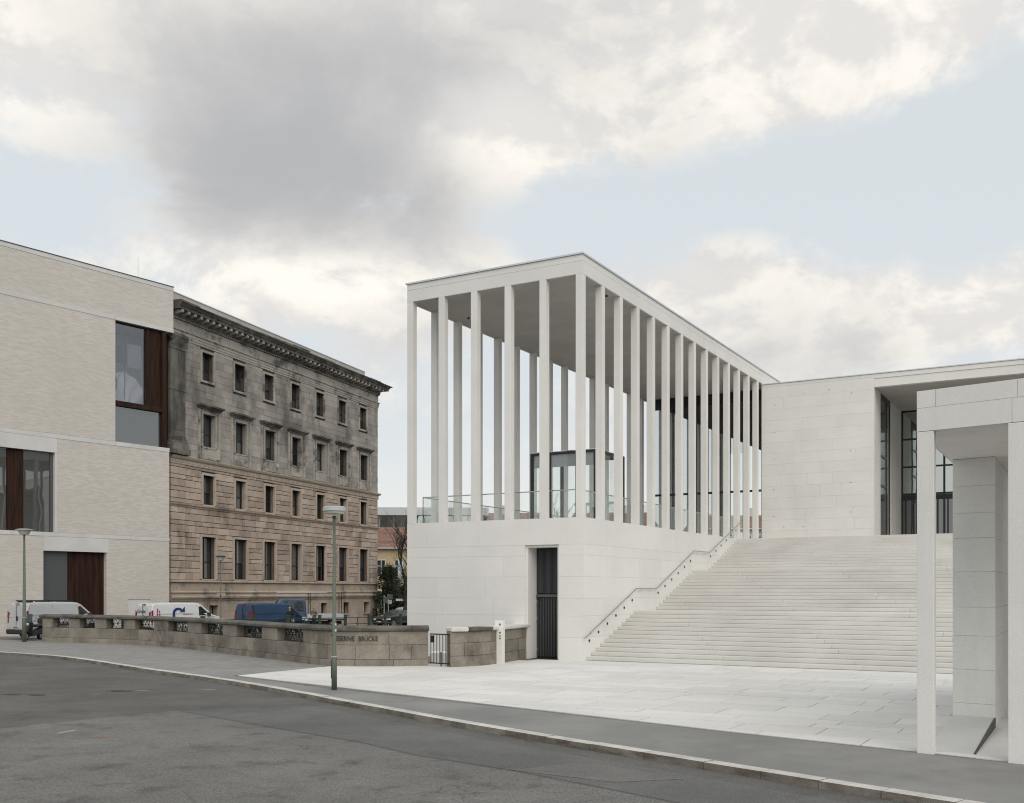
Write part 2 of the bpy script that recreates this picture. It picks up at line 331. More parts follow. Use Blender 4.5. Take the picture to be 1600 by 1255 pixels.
# ------------------------------------------------------------------ helpers
def tag(o, label=None, cat=None, group=None, kind=None):
    if label: o['label'] = label
    if cat: o['category'] = cat
    if group: o['group'] = group
    if kind: o['kind'] = kind
    return o
def empty(name, loc=(0, 0, 0), rz=0.0, parent=None):
    o = bpy.data.objects.new(name, None); o.empty_display_size = .2; col.objects.link(o)
    o.location = loc; o.rotation_euler = (0, 0, rz); o.parent = parent; return o
def put(name, me, parent=None, loc=(0, 0, 0), rz=0.0, scale=None):
    o = bpy.data.objects.new(name, me); col.objects.link(o); o.location = loc; o.rotation_euler = (0, 0, rz)
    if scale: o.scale = scale
    o.parent = parent; return o
class MB:
    def __init__(s): s.v = []; s.f = []; s.m = []
    def hexa(s, p, m=0):
        """8 points: bottom ring 0-3 counter-clockwise from above, top ring 4-7"""
        n = len(s.v); s.v += [tuple(q) for q in p]
        for f in ((3, 2, 1, 0), (4, 5, 6, 7), (0, 1, 5, 4), (1, 2, 6, 5), (2, 3, 7, 6), (3, 0, 4, 7)):
            s.f.append(tuple(n + i for i in f)); s.m.append(m)
        return s
    def box(s, x0, x1, y0, y1, z0, z1, m=0):
        return s.hexa([(x0, y0, z0), (x1, y0, z0), (x1, y1, z0), (x0, y1, z0), (x0, y0, z1), (x1, y0, z1), (x1, y1, z1), (x0, y1, z1)], m)
    def prism(s, poly, z0, z1, m=0):
        a = sum(poly[i][0] * poly[(i + 1) % len(poly)][1] - poly[(i + 1) % len(poly)][0] * poly[i][1] for i in range(len(poly)))
        if a < 0: poly = poly[::-1]
        n = len(s.v); k = len(poly)
        s.v += [(x, y, z0) for x, y in poly] + [(x, y, z1) for x, y in poly]
        s.f.append(tuple(n + i for i in reversed(range(k)))); s.f.append(tuple(n + k + i for i in range(k))); s.m += [m, m]
        for i in range(k): s.f.append((n + i, n + (i + 1) % k, n + k + (i + 1) % k, n + k + i)); s.m.append(m)
        return s
    def poly(s, pts, m=0):
        n = len(s.v); s.v += [tuple(p) for p in pts]; s.f.append(tuple(range(n, n + len(pts)))); s.m.append(m); return s
    def tube(s, path, r, n=8, m=0, caps=True):
        """tube along a path; r a number or a list of radii"""
        P = [Vector(p) for p in path]; rr = r if isinstance(r, (list, tuple)) else [r] * len(P)
        b = len(s.v)
        up = None
        for i, p in enumerate(P):
            t = (P[min(i + 1, len(P) - 1)] - P[max(i - 1, 0)]).normalized()
            a = Vector((0, 0, 1)) if abs(t.z) < .9 else Vector((1, 0, 0))
            u = t.cross(a).normalized(); w = t.cross(u)
            for k in range(n):
                q = 2 * math.pi * k / n
                s.v.append(tuple(p + (u * math.cos(q) + w * math.sin(q)) * rr[i]))
        for i in range(len(P) - 1):
            for k in range(n):
                s.f.append((b + i * n + k, b + i * n + (k + 1) % n, b + (i + 1) * n + (k + 1) % n, b + (i + 1) * n + k)); s.m.append(m)
        if caps:
            s.f.append(tuple(b + k for k in reversed(range(n)))); s.f.append(tuple(b + (len(P) - 1) * n + k for k in range(n))); s.m += [m, m]
        return s
    def lathe(s, prof, n=20, c=(0, 0, 0), m=0):
        b = len(s.v)
        for r, z in prof:
            for k in range(n):
                q = 2 * math.pi * k / n; s.v.append((c[0] + r * math.cos(q), c[1] + r * math.sin(q), c[2] + z))
        for i in range(len(prof) - 1):
            for k in range(n): s.f.append((b + i * n + k, b + i * n + (k + 1) % n, b + (i + 1) * n + (k + 1) % n, b + (i + 1) * n + k)); s.m.append(m)
        s.f.append(tuple(b + k for k in reversed(range(n)))); s.f.append(tuple(b + (len(prof) - 1) * n + k for k in range(n))); s.m += [m, m]
        return s
    def wheel(s, c, r, w, n=24, m=0, axis='y'):
        """disc with its axis along y"""
        b = len(s.v)
        for y in (-w / 2, w / 2):
            for k in range(n): q = 2 * math.pi * k / n; s.v.append((c[0] + r * math.cos(q), c[1] + y, c[2] + r * math.sin(q)))
        for k in range(n): s.f.append((b + k, b + n + k, b + n + (k + 1) % n, b + (k + 1) % n)); s.m.append(m)
        s.f.append(tuple(b + k for k in range(n))); s.f.append(tuple(b + n + k for k in reversed(range(n)))); s.m += [m, m]
        return s
    def mesh(s, name, mats, smooth=False):
        me = bpy.data.meshes.new(name); me.from_pydata(s.v, [], s.f)
        for x in (mats if isinstance(mats, (list, tuple)) else [mats]): me.materials.append(x)
        if any(s.m): me.polygons.foreach_set('material_index', s.m)
        if smooth: me.polygons.foreach_set('use_smooth', [True] * len(me.polygons))
        me.update(); return me
    def build(s, name, mats, parent=None, smooth=False, bevel=0.0, seg=1, loc=(0, 0, 0), fix=False):
        me = s.mesh(name, mats, smooth)
        if fix:
            bm = bmesh.new(); bm.from_mesh(me); bmesh.ops.recalc_face_normals(bm, faces=bm.faces); bm.to_mesh(me); bm.free()
        o = put(name, me, parent, loc)
        if bevel:
            b = o.modifiers.new('bevel', 'BEVEL'); b.width = bevel; b.segments = seg; b.limit_method = 'ANGLE'; b.angle_limit = R(40)
        return o
def box(name, x0, x1, y0, y1, z0, z1, mat, parent=None, bevel=0.0):
    return MB().box(x0, x1, y0, y1, z0, z1).build(name, mat, parent, bevel=bevel)
def clip(poly, hp):
    """clip a 2-D polygon by half-planes (a, b, c): keep a*x + b*y <= c"""
    for a, b, c in hp:
        out = []
        for i in range(len(poly)):
            p, q = poly[i], poly[(i + 1) % len(poly)]
            dp, dq = a * p[0] + b * p[1] - c, a * q[0] + b * q[1] - c
            if dp <= 0: out.append(p)
            if (dp < 0 < dq) or (dq < 0 < dp):
                t = dp / (dp - dq); out.append((p[0] + (q[0] - p[0]) * t, p[1] + (q[1] - p[1]) * t))
        poly = out
        if len(poly) < 3: return []
    return poly
def area(p): return abs(sum(p[i][0] * p[(i + 1) % len(p)][1] - p[(i + 1) % len(p)][0] * p[i][1] for i in range(len(p)))) / 2
def half(p, q, keep):
    """half-plane bounded by line p-q that holds the point keep"""
    a, b = q[1] - p[1], p[0] - q[0]; c = a * p[0] + b * p[1]
    if a * keep[0] + b * keep[1] > c: a, b, c = -a, -b, -c
    l = math.hypot(a, b); return (a / l, b / l, c / l)
def spline(P, n=12):
    P = [Vector((p[0], p[1], 0)) for p in P]; P = [2 * P[0] - P[1]] + P + [2 * P[-1] - P[-2]]; o = []
    for i in range(1, len(P) - 2):
        for k in range(n):
            t = k / n
            o.append(.5 * ((2 * P[i]) + (-P[i - 1] + P[i + 1]) * t + (2 * P[i - 1] - 5 * P[i] + 4 * P[i + 1] - P[i + 2]) * t * t + (-P[i - 1] + 3 * P[i] - 3 * P[i + 1] + P[i + 2]) * t ** 3))
    o.append(P[-2]); return o
class Path:
    """plan curve measured by arc length"""
    def __init__(s, pts, n=12):
        s.P = spline(pts, n); s.s = [0.0]
        for a, b in zip(s.P, s.P[1:]): s.s.append(s.s[-1] + (b - a).length)
        s.len = s.s[-1]
    def at(s, d, off=0.0):
        d = min(max(d, 0), s.len); i = 0
        while i < len(s.s) - 2 and s.s[i + 1] < d: i += 1
        t = (d - s.s[i]) / max(1e-9, s.s[i + 1] - s.s[i]); p = s.P[i].lerp(s.P[i + 1], t)
        a, b = s.P[max(i - 1, 0)], s.P[min(i + 2, len(s.P) - 1)]; u = (b - a).normalized()
        return Vector((p.x - u.y * off, p.y + u.x * off, 0))
    def block(s, d0, d1, o0, o1, z0, z1, mb=None, n=1):
        """one solid following the curve; faces on the o0 side are listed in mb.front"""
        mb = mb or MB(); st = [d0 + (d1 - d0) * i / n for i in range(n + 1)]
        A = [s.at(d, o0) for d in st]; B = [s.at(d, o1) for d in st]
        pl = [(p.x, p.y) for p in A] + [(p.x, p.y) for p in reversed(B)]
        f0 = len(mb.f); fr = {(round(p.x, 5), round(p.y, 5)) for p in A}; mb.prism(pl, z0, z1)
        mb.front = [k for k in range(f0, len(mb.f)) if len(mb.f[k]) == 4 and all((round(mb.v[v][0], 5), round(mb.v[v][1], 5)) in fr for v in mb.f[k])]
        mb.top = [k for k in range(f0, len(mb.f)) if all(abs(mb.v[v][2] - z1) < 1e-6 for v in mb.f[k])]
        return mb

# ================================================================== the ground
KERB_PTS = [(-44, 57.5), (-36, 53), (-28, 47.8), (-21.33, 42.99), (-17.33, 39.92), (-12.11, 33.94), (-8.66, 30.15), (-5.99, 26.8), (-4.24, 24.45), (-2.66, 22.36),
            (-1.13, 20.3), (.34, 18.5), (1.79, 16.78), (3.23, 15.1), (4.65, 13.45), (5.9, 12.05), (8.5, 9.2), (13, 4.5), (19, -2)]
kerb_path = Path(KERB_PTS, 8)
kerb_line = [(p.x, p.y) for p in kerb_path.P]
kerb_in = [(kerb_path.at(d, .27).x, kerb_path.at(d, .27).y) for d in [kerb_path.len * i / 90 for i in range(91)]]
tag(MB().poly([(-1500, -600, -1.06), (1500, -600, -1.06), (1500, 2500, -1.06), (-1500, 2500, -1.06)]).build('ground', GROUND), kind='structure')
road = MB().poly([(x, y, -.10) for x, y in ([(-80, 57.5)] + kerb_line + [(19, -40), (-80, -40)])][::-1]).build('road', ASPH)
tag(road, kind='structure')
# worn patch and smooth strip laid in the road
tag(MB().poly([(x, y, -.096) for x, y in [(-30, 9), (-9.95, 20.06), (-8.82, 21.55), (-7.5, 23.03), (-5.09, 20.53), (-2.71, 18.21), (-1.67, 16.87), (0, 15.33), (1.29, 13.91), (2.03, 13.07), (3.5, 11.5), (8, 5), (8, -10), (-30, -10)]][::-1]).build('road_patch', ASPH2), kind='structure')
sm = [(-7.45, 23.05), (-5.05, 20.6), (-2.66, 18.27), (-1.62, 16.93), (.05, 15.4), (1.34, 13.97), (2.08, 13.12), (3.6, 11.6), (6.2, 8.4), (8.6, 6.5)]
tag(MB().poly([(x, y, -.0925) for x, y in [(0.0, 15.43), (.95, 16.06), (1.38, 15.94), (2.46, 14.7), (1.44, 14.45)]][::-1]).build('road_patch', ASPH5), kind='structure')
edge = [kerb_path.at(d, -.55) for d in [kerb_path.len * i / 60 for i in range(61)]]
edge = [(p.x, p.y) for p in edge if 9.0 < p.y < 24.6]
tag(MB().poly([(x, y, -.0965) for x, y in (sm + edge[::-1])]).build('road_strip', ASPH3), kind='structure')

# old potholes, paint spots and scraps on the road
rq = random.Random(9)
def splat(name, x, y, rx, ry, z, mat, a=-.75):
    pts = []
    for i in range(14):
        q = 2 * math.pi * i / 14; k = rq.uniform(.6, 1.15); u, v = rx * k * math.cos(q), ry * k * math.sin(q)
        pts.append((x + u * math.cos(a) - v * math.sin(a), y + u * math.sin(a) + v * math.cos(a), z))
    tag(MB().poly(pts).build(name, mat), kind='structure')
POT = plain('tar_patch', (.03, .029, .028), .8, var=.2); RUST = plain('faded_rust_spot', (.17, .11, .075), .9, var=.2); CHALK = plain('faded_yellow_paint', (.34, .29, .17), .9, var=.2); WSPOT = plain('pale_spill', (.24, .235, .225), .9, var=.2)
for x, y, rx, ry, m in ((-10.48, 27.55, .42, .22, POT), (-12.2, 26.5, .35, .16, POT), (-12.9, 26.6, .32, .14, POT), (-13.6, 26.7, .3, .12, WSPOT), (-9.9, 27.7, .2, .1, WSPOT), (-7.55, 18.85, .30, .12, RUST), (-8.2, 27.9, .25, .1, WSPOT), (-6.8, 28.0, .2, .08, WSPOT)):
    splat('road_stain', x, y, rx, ry, -.094 if m in (RUST,) else -.0955, m, rq.uniform(-.4, .2))
tag(MB().poly([(-8.60, 19.38, -.0935), (-8.50, 19.36, -.0935), (-8.34, 19.88, -.0935), (-8.44, 19.90, -.0935)]).build('paint_mark', CHALK), kind='structure')
kerb = tag(empty('kerb'), kind='structure')
d = 0.0
while d < kerb_path.len - .5:
    ln = random.uniform(.9, 1.25); p = kerb_path.at(d + ln / 2)
    h = random.uniform(-.004, .006)
    if p.y > 6 and p.x > -38:
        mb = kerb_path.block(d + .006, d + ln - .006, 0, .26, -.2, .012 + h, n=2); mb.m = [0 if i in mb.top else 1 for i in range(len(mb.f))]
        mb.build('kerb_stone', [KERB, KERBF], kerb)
    d += ln

PLAZA_FRONT = [(-8.4, 31.2), (-6.25, 28.71), (-4.65, 27.04), (-2.71, 25.24), (-1.12, 23.72), (.28, 22.40), (2.52, 20.22), (4.73, 18.14), (6.47, 16.5), (7.63, 15.38), (12.0, 11.0)]
WALL_PTS = [(-23.7, 52.06), (-18.46, 49.5), (-15.4, 46.7), (-12.65, 43.4), (-8.75, 38.45), (-6.9, 36.1), (-5.9, 35.3), (-4.41, 35.2), (-2.86, 35.5)]
wall_path = Path(WALL_PTS, 10)
# footway on the left, in small slabs
wl = [(wall_path.at(d, .25).x, wall_path.at(d, .25).y) for d in [24.2 * i / 40 for i in range(41)]]
kl = [(x, y) for x, y in kerb_in if -40 < x < -8.5]
tag(MB().poly([(x, y, 0) for x, y in ([(-38, 58.5)] + kl + [(-8.5, 31.15), (-6.45, 34.85)] + wl[::-1] + [(-24.2, 52.6)])][::-1]).build('footway', WALKWAY), kind='structure')
# asphalt strip between the kerb and the plaza
kr = [(x, y) for x, y in kerb_in if x >= -9.6 and y > 3]
tag(MB().poly([(x, y, -.003) for x, y in (kr + [(15, 8)] + PLAZA_FRONT[::-1])]).build('footway_strip', ASPH4), kind='structure')

# the light stone plaza, slab by slab (gallery axes: x along the steps, y up the flight)
GA = (2.58, 37.76); GR = -math.atan2(915, 1612)
ca, sa = math.cos(GR), math.sin(GR)
def to_world(x, y): return (GA[0] + x * ca - y * sa, GA[1] + x * sa + y * ca)
def to_local(p): dx, dy = p[0] - GA[0], p[1] - GA[1]; return (dx * ca + dy * sa, -dx * sa + dy * ca)
front_l = [to_local(p) for p in PLAZA_FRONT]
inside = to_local((0, 30))
hps = [half(front_l[i], front_l[i + 1], inside) for i in range(len(front_l) - 1)]
hps.append(half(to_local((-8.4, 31.3)), to_local((-6.4, 34.9)), inside))
bed = [to_local(p) for p in PLAZA_FRONT] + [(24, -12), (24, .6), (0, .6), (-2.4, .4), (-8, -.5)] + [to_local((-6.4, 34.9))]
plaza = tag(empty('plaza', (GA[0], GA[1], 0), GR), kind='structure')
MB().poly([(x, y, -.014) for x, y in bed]).build('joint_bed', MORTAR, plaza, fix=True)
rows = []
y = .36
while y > -22:
    h = random.choice((.62, .82, .98, .98, 1.08)); rows.append((y - h, y)); y -= h
G = .009
for ri, (y0, y1) in enumerate(rows):
    x = -14 - random.uniform(0, 2)
    while x < 24:
        ln = random.uniform(1.15, 2.5); q = [(x + G, y0 + G), (x + ln - G, y0 + G), (x + ln - G, y1 - G), (x + G, y1 - G)]; x += ln
        q = clip(q, hps)
        if not q or area(q) < .01: continue
        cx = sum(p[0] for p in q) / len(q); cy = sum(p[1] for p in q) / len(q); w = to_world(cx, cy)
        if cx < 0 and cy > -.2: q = clip(q, [(0, 1, 0.0)])
        if not q or (w[0] < .2 and w[1] > 36.6 + .5 * max(0, w[0] + 3)) or cx > 21: continue
        if w[0] > 20 or w[1] < 9: continue
        MB().prism(q, -.03, random.uniform(-.002, .002)).build('paving_slab', PAVE, plaza)

# far street behind the canal, falling gently away
RAIL = [(-24.2, 52.9), (-21, 55.6), (-18.2, 58), (-15.5, 62), (-12.9, 67), (-10.3, 73), (-8.5, 79), (-5.5, 90), (2, 112)]
def fall(y): return 0.0 if y < 54 else -.0165 * (y - 54)
st_pts = [(-24.2, 52.6)] + RAIL[1:] + [(60, 150), (-120, 150), (-120, 57.5), (-38, 57.5)]
lo = clip(st_pts, [(0, 1, 54)]); hi = clip(st_pts, [(0, -1, -54)])
mb = MB(); mb.poly([(x, y, -.006) for x, y in lo]); mb.poly([(x, y, fall(y) - .006) for x, y in hi])
tag(mb.build('back_street', STREET, fix=True), kind='structure')
ql = [(a, b) for a, b in zip(RAIL, RAIL[1:])]
mb = MB()
for a, b in ql: mb.hexa([(a[0], a[1], -2), (b[0], b[1], -2), (b[0] - .4, b[1] + .2, -2), (a[0] - .4, a[1] + .2, -2), (a[0], a[1], fall(a[1]) + .03), (b[0], b[1], fall(b[1]) + .03), (b[0] - .4, b[1] + .2, fall(b[1]) + .03), (a[0] - .4, a[1] + .2, fall(a[1]) + .03)])
tag(mb.build('quay_wall', PARAPET, fix=True), kind='structure')
tag(MB().poly([(-23.8, 52.5, -1.0), (-12, 43.5, -1.0), (-6, 36, -1.0), (-2, 36.5, -1.0), (-4, 42, -1.0), (30, 110, -1.0), (4, 112, -1.0), (-8.6, 79.2, -1.0), (-15.5, 62.2, -1.0)]).build('canal', WATER, fix=True), kind='structure')

# ================================================================== the gallery
gal = empty('gallery_building', (GA[0], GA[1], 0), GR)
tag(gal, 'white stone gallery with tall slender columns on a plain podium', 'building')
ZP, ZS, ZT = 5.28, 14.20, 14.97
W8 = 7.83
courses = [0, .85, 1.64, 2.29, 3.10, 3.89, 4.29, 5.28]
g = .0018
def stair_z(y):
    z = 0
    for k in range(3):
        for i in range(12):
            if y >= .35 + k * 6.89 + i * .405: z += .1467
    return z
# podium core and terrace
core = MB()
core.box(-W8 + .09, -2.41, .09, 50, -1.5, ZP - .06); core.box(-.98, -.09, .09, 50, -1.5, ZP - .06)
core.box(-2.41, -.98, 1.2, 50, -1.5, ZP - .06); core.box(-2.41, -.98, .09, 1.2, 4.29, ZP - .06)
core.build('podium_core', SOFT, gal)
box('terrace_floor', -W8 + .10, -.10, .10, 50, ZP - .058, ZP - .004, WHITE, gal)
# facing panels, front
for z0, z1 in zip(courses, courses[1:]):
    spans = [(-W8, 0)] if z0 >= 4.25 else [(-W8, -2.41), (-.98, 0)]
    for a, b in spans:
        if z0 >= 4.25: cuts = [a, a + .98, a + 3.4, a + 5.6, b]
        elif b - a < 1.5: cuts = [a, b]
        else:
            cuts = [a]
            while b - cuts[-1] > 2.6: cuts.append(cuts[-1] + random.uniform(1.3, 2.4))
            cuts.append(b)
        for p, q in zip(cuts, cuts[1:]):
            zt = z1
            MB().box(p + (g if p > -W8 else 0), q - (g if q < 0 else 0), 0, .089, z0 - (1.5 if z0 == 0 else -g), zt - g).build('podium_panel', WHITE, gal)
# facing panels, stair side and water side
for z0, z1 in zip(courses, courses[1:]):
    y = .09
    while y < 24.5:
        ln = random.uniform(1.7, 3.2); e = min(y + ln, 24.6)
        if z1 > stair_z(y) - .1: MB().box(-.089, 0, y + g, e - g, z0 + (g if z0 else -.3), z1 - g).build('podium_panel', WHITE, gal)
        y = e
box('podium_side', -W8, -W8 + .089, .09, 50, -1.5, ZP - g, WHITE, gal)
# door niche
nr = empty('entrance_niche', parent=gal)
box('niche_cheek', -2.414, -2.32, .092, 1.19, 0, 4.285, WHITE, nr)
box('niche_cheek', -1.07, -.976, .092, 1.19, 0, 4.285, WHITE, nr)
box('niche_head', -2.32, -1.07, .092, 1.19, 4.2, 4.284, WHITE, nr)
dr = box('slatted_door', -2.31, -1.08, .80, .84, .02, 4.19, BLACK, gal)
sl = MB().box(-.017, .017, -.05, 0, .06, 2.30).mesh('slat', SLAT); su = MB().box(-.012, .012, -.05, 0, 2.48, 4.17).mesh('slat', SLAT)
for i in range(18): put('slat', sl, dr, (-2.28 + i * .0688, .80, 0))
for i in range(25): put('slat', su, dr, (-2.285 + i * .0492, .80, 0))
box('door_rail', -2.31, -1.08, .72, .799, 2.33, 2.43, GREYPAN, dr)
for z in (.25, 1.45, 2.1): MB().tube([(-2.28, .73, z), (-2.28, .73, z + .13)], .022, 8).build('hinge', STEEL, dr)
box('door_closer', -2.27, -2.15, .70, .76, 2.24, 2.32, BLACK, dr)
# columns
cm = MB().box(0, .28, 0, .28, ZP - .003, ZS - .001).mesh('column', COLUMN)
cols = [(-.28 - i * 1.51, 0) for i in range(6)] + [(-.28, i * 1.715) for i in range(1, 14)] + [(-W8, i * 1.715) for i in range(1, 26)]
for x, y in cols:
    o = put('column', cm, gal, (x, y, 0)); b = o.modifiers.new('bevel', 'BEVEL'); b.width = .008; b.segments = 1
# roof
box('roof_slab', -W8 + .08, -.08, .08, 50, ZS + .02, ZT - .07, SOFT, gal)
ys = [.28, 2.4, 6.1, 9.7, 13.3, 16.9, 20.5, 24.9]
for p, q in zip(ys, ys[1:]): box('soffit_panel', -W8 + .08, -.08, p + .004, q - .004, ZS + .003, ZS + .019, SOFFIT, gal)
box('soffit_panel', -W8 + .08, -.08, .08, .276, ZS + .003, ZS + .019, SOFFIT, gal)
fx = [-W8, -6.85, -3.45, -.95, 0]
for p, q in zip(fx, fx[1:]):
    box('fascia_panel', p + (g if p > -W8 else 0), q - (g if q < 0 else 0), 0, .079, 14.675, 14.90, WHITE, gal)
box('fascia_beam', -W8, 0, .001, .079, ZS, 14.667, WHITE, gal)
fy = [.08, 4.6, 9.1, 13.6, 18.1, 22.6, 27.1, 34, 42, 50]
for p, q in zip(fy, fy[1:]):
    box('fascia_panel', -.079, 0, p + g, q - g, 14.675, 14.90, WHITE, gal)
    box('fascia_beam', -.079, -.001, p + g, q - g, ZS, 14.667, WHITE, gal)
    box('fascia_panel', -W8, -W8 + .079, p + g, q - g, ZS, 14.90, WHITE, gal)
cap = MB(); cap.box(-W8 - .05, .05, -.05, .25, 14.912, ZT); cap.box(-.25, .05, .25, 50, 14.912, ZT); cap.box(-W8 - .05, -W8 + .25, .25, 50, 14.912, ZT)
cap.box(-W8 + .01, -.01, .01, 49.9, 14.89, 14.913)
cap.build('roof_edge', ZINC, gal)
for x, y in ((-.42, 3.04), (-6.9, 3.18)): MB().lathe([(.05, 0), (.05, .05), (.035, .07)], 14, (x, y, ZS - .067)).build('soffit_spotlight', BLACK, gal)
# glass balustrade inside the columns
def glass_run(pts, name='balustrade_glass'):
    for (xa, ya), (xb, yb) in zip(pts, pts[1:]):
        d = Vector((xb - xa, yb - ya, 0)); l = d.length; d /= l; n = Vector((-d.y, d.x, 0)) * .008
        a = Vector((xa, ya, 0)) + d * .012; b = Vector((xb, yb, 0)) - d * .012
        MB().hexa([(a.x - n.x, a.y - n.y, ZP), (b.x - n.x, b.y - n.y, ZP), (b.x + n.x, b.y + n.y, ZP), (a.x + n.x, a.y + n.y, ZP),
                   (a.x - n.x, a.y - n.y, ZP + 1.05), (b.x - n.x, b.y - n.y, ZP + 1.05), (b.x + n.x, b.y + n.y, ZP + 1.05), (a.x + n.x, a.y + n.y, ZP + 1.05)]).build(name, GLASS_G, gal, fix=True)
glass_run([(-7.42, .53), (-5.95, .53), (-4.44, .53), (-2.93, .53), (-1.42, .53), (-.42, .53)])
glass_run([(-.42, .53)] + [(-.42, .53 + 1.715 * i) for i in range(1, 11)])
glass_run([(-7.42, .53)] + [(-7.42, .53 + 2.06 * i) for i in range(1, 12)])
MB().tube([(-7.42, 23, ZP + 1.07), (-7.42, .53, ZP + 1.07), (-.42, .53, ZP + 1.07), (-.42, 17.7, ZP + 1.07)], .021, 8).build('balustrade_rail', STEEL, gal)
MB().tube([(-7.42, .53, ZP), (-7.42, .53, ZP + 1.07)], .016, 8).build('balustrade_post', BLACK, gal)
# glazed hall at the far end of the colonnade
hy = 24.9
hall = box('hall_frame', -7.55, -.05, hy, hy + .12, 8.30, 8.42, BRONZE, gal)
for x in (-7.5, -5.94, -4.45, -2.95, -1.6, -.12): box('mullion', x - .025, x + .025, hy + .02, hy + .10, ZP, ZS, BRONZE, hall)
box('hall_head', -7.55, -.05, hy, hy + .15, 13.55, ZS, BRONZE, hall)
xs = [-7.5, -5.94, -4.45, -2.95, -1.6, -.12]
for p, q in zip(xs, xs[1:]):
    for z0, z1 in ((ZP, 8.3), (8.42, 13.55)): box('pane', p + .026, q - .026, hy + .05, hy + .07, z0, z1, GLASS, hall)
box('hall_ceiling', -7.5, -.1, hy + .2, 50, 14.0, ZS + .018, WOOD, gal)
box('hall_back_wall', -6.0, -.1, 44, 44.2, ZP, 14.0, WOOD, gal)
for i in range(5):
    y = 25.1 + i * 3.8
    gl = box('side_pane', -7.34, -7.32, y, y + 3.75, ZP, 13.9, GLASS_G, gal)
    box('side_mullion', -7.36, -7.30, y + 3.75, y + 3.8, ZP, 14.0, BRONZE, gl)
# ---------------- main wall and entrance recess at the head of the stairs
MY, MX, RX = 23.15, 6.06, 22.0
ZM, ZR = 14.15, 13.41
box('main_wall_core', .05, MX - .06, MY + .06, 50, 0, 13.9, SOFT, gal)
z = ZP - .05; zs = [z]
while zs[-1] < 13.3: zs.append(zs[-1] + random.choice((.60, .63, .66)))
zs[-1] = 13.93
for z0, z1 in zip(zs, zs[1:]):
    x = .0
    while x < MX - .01:
        e = min(x + random.uniform(1.1, 2.7), MX)
        if MX - e < .7: e = MX
        MB().box(x + (g if x else 0), e - (g if e < MX else 0), MY, MY + .058, z0 + g, z1 - g).build('wall_panel', WHITE, gal); x = e
    MB().box(MX - .058, MX - .001, MY + .06, MY + 1.85, z0 + g, z1 - g).build('wall_panel', WHITE, gal)
    MB().box(-.0, .05, MY + .06, MY + 1.7, z0 + g, z1 - g).build('wall_panel', WHITE, gal)
hole = MB().lathe([(.022, 0), (.022, .02)], 8).mesh('anchor_hole', BLACK)
for x, z in [(.75, 12.9), (.72, 11.4), (.70, 9.9), (.68, 8.2), (.70, 6.7), (2.35, 13.4), (4.9, 13.2), (4.85, 10.1), (4.85, 8.4), (4.85, 6.8), (1.25, 6.1), (2.3, 6.1), (3.7, 13.5)]:
    o = put('anchor_hole', hole, gal, (x, MY + .008, z)); o.rotation_euler = (R(90), 0, 0)
xs = [.0, 2.4, 5.4, MX]
for p, q in zip(xs, xs[1:]): box('coping_panel', p + g, q - g, MY - .001, MY + .30, 13.935, 14.09, WHITE, gal)
xs = [MX, 9.6, 13.2, 16.8, RX]
for p, q in zip(xs, xs[1:]):
    box('coping_panel', p + g, q - g, MY - .001, MY + .30, 13.86, 14.09, WHITE, gal)
    box('lintel_panel', p + g, q - g, MY + .03, MY + .34, ZR, 13.852, WHITE, gal)
m2 = MB(); m2.box(-.02, RX, MY - .04, MY + .4, 14.10, ZM); m2.box(.0, RX, MY + .4, 50, 14.10, ZM - .01); m2.build('roof_edge', ZINC, gal)
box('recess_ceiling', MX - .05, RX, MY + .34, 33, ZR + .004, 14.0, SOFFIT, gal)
# side glazing of the recess
sg = box('side_glazing', MX - .10, MX - .06, MY + 1.86, MY + 5.0, ZP, 13.1, MIRROR, gal)
for y in (MY + 1.88, MY + 3.9, MY + 4.94): box('mullion', MX - .09, MX - .02, y - .05, y + .05, ZP, 13.1, BRONZE, sg)
for z in (8.37, 10.0, 11.67): box('transom', MX - .085, MX - .025, MY + 1.93, MY + 3.85, z - .06, z + .06, BRONZE, sg)
box('glazing_head', MX - .09, MX - .015, MY + 1.86, MY + 5.0, 13.1, 13.41, BRONZE, sg)
box('recess_pier', MX - .5, MX + .02, MY + 5.02, MY + 8.6, ZP - .1, 13.42, WHITE, gal)
# glazed entrance front
ey = MY + 8.55
eg = box('entrance_front', MX, RX, ey + .10, ey + .16, 13.30, ZR + .01, BRONZE, gal)
xs = [6.13 + 2.36 * i for i in range(7)]
for x in xs: box('mullion', x - .055, x + .055, ey, ey + .16, ZP, 13.35, BRONZE, eg)
for p, q in zip(xs, xs[1:]):
    for z in (8.37, 10.0, 11.67): box('transom', p + .055, q - .055, ey + .02, ey + .14, z - .05, z + .05, BRONZE, eg)
    for z0, z1 in ((8.42, 9.95), (10.05, 11.62), (11.72, 13.3)): box('pane', p + .055, q - .055, ey + .06, ey + .08, z0, z1, MIRROR, eg)
    dl = box('door_leaf', p + .055, q - .055, ey + .07, ey + .11, ZP, 8.32, SHOWD, eg)
    for k in range(5): box('door_stile', p + .16 + k * .45, p + .24 + k * .45, ey + .03, ey + .069, ZP, 8.3, BRONZE, dl)
    box('door_rail', p + .06, q - .06, ey + .035, ey + .068, 8.0, 8.3, BRONZE, dl)
box('recess_end_wall', RX - .3, RX, MY + .4, 33, ZP, ZR, WHITE, gal)
box('upper_landing', .0, RX, 19.2, 33, 4.9, ZP - .004, STEP, gal)
box('hall_block', MX, RX, ey + .5, 50, 0, 14.0, DARKIN, gal)

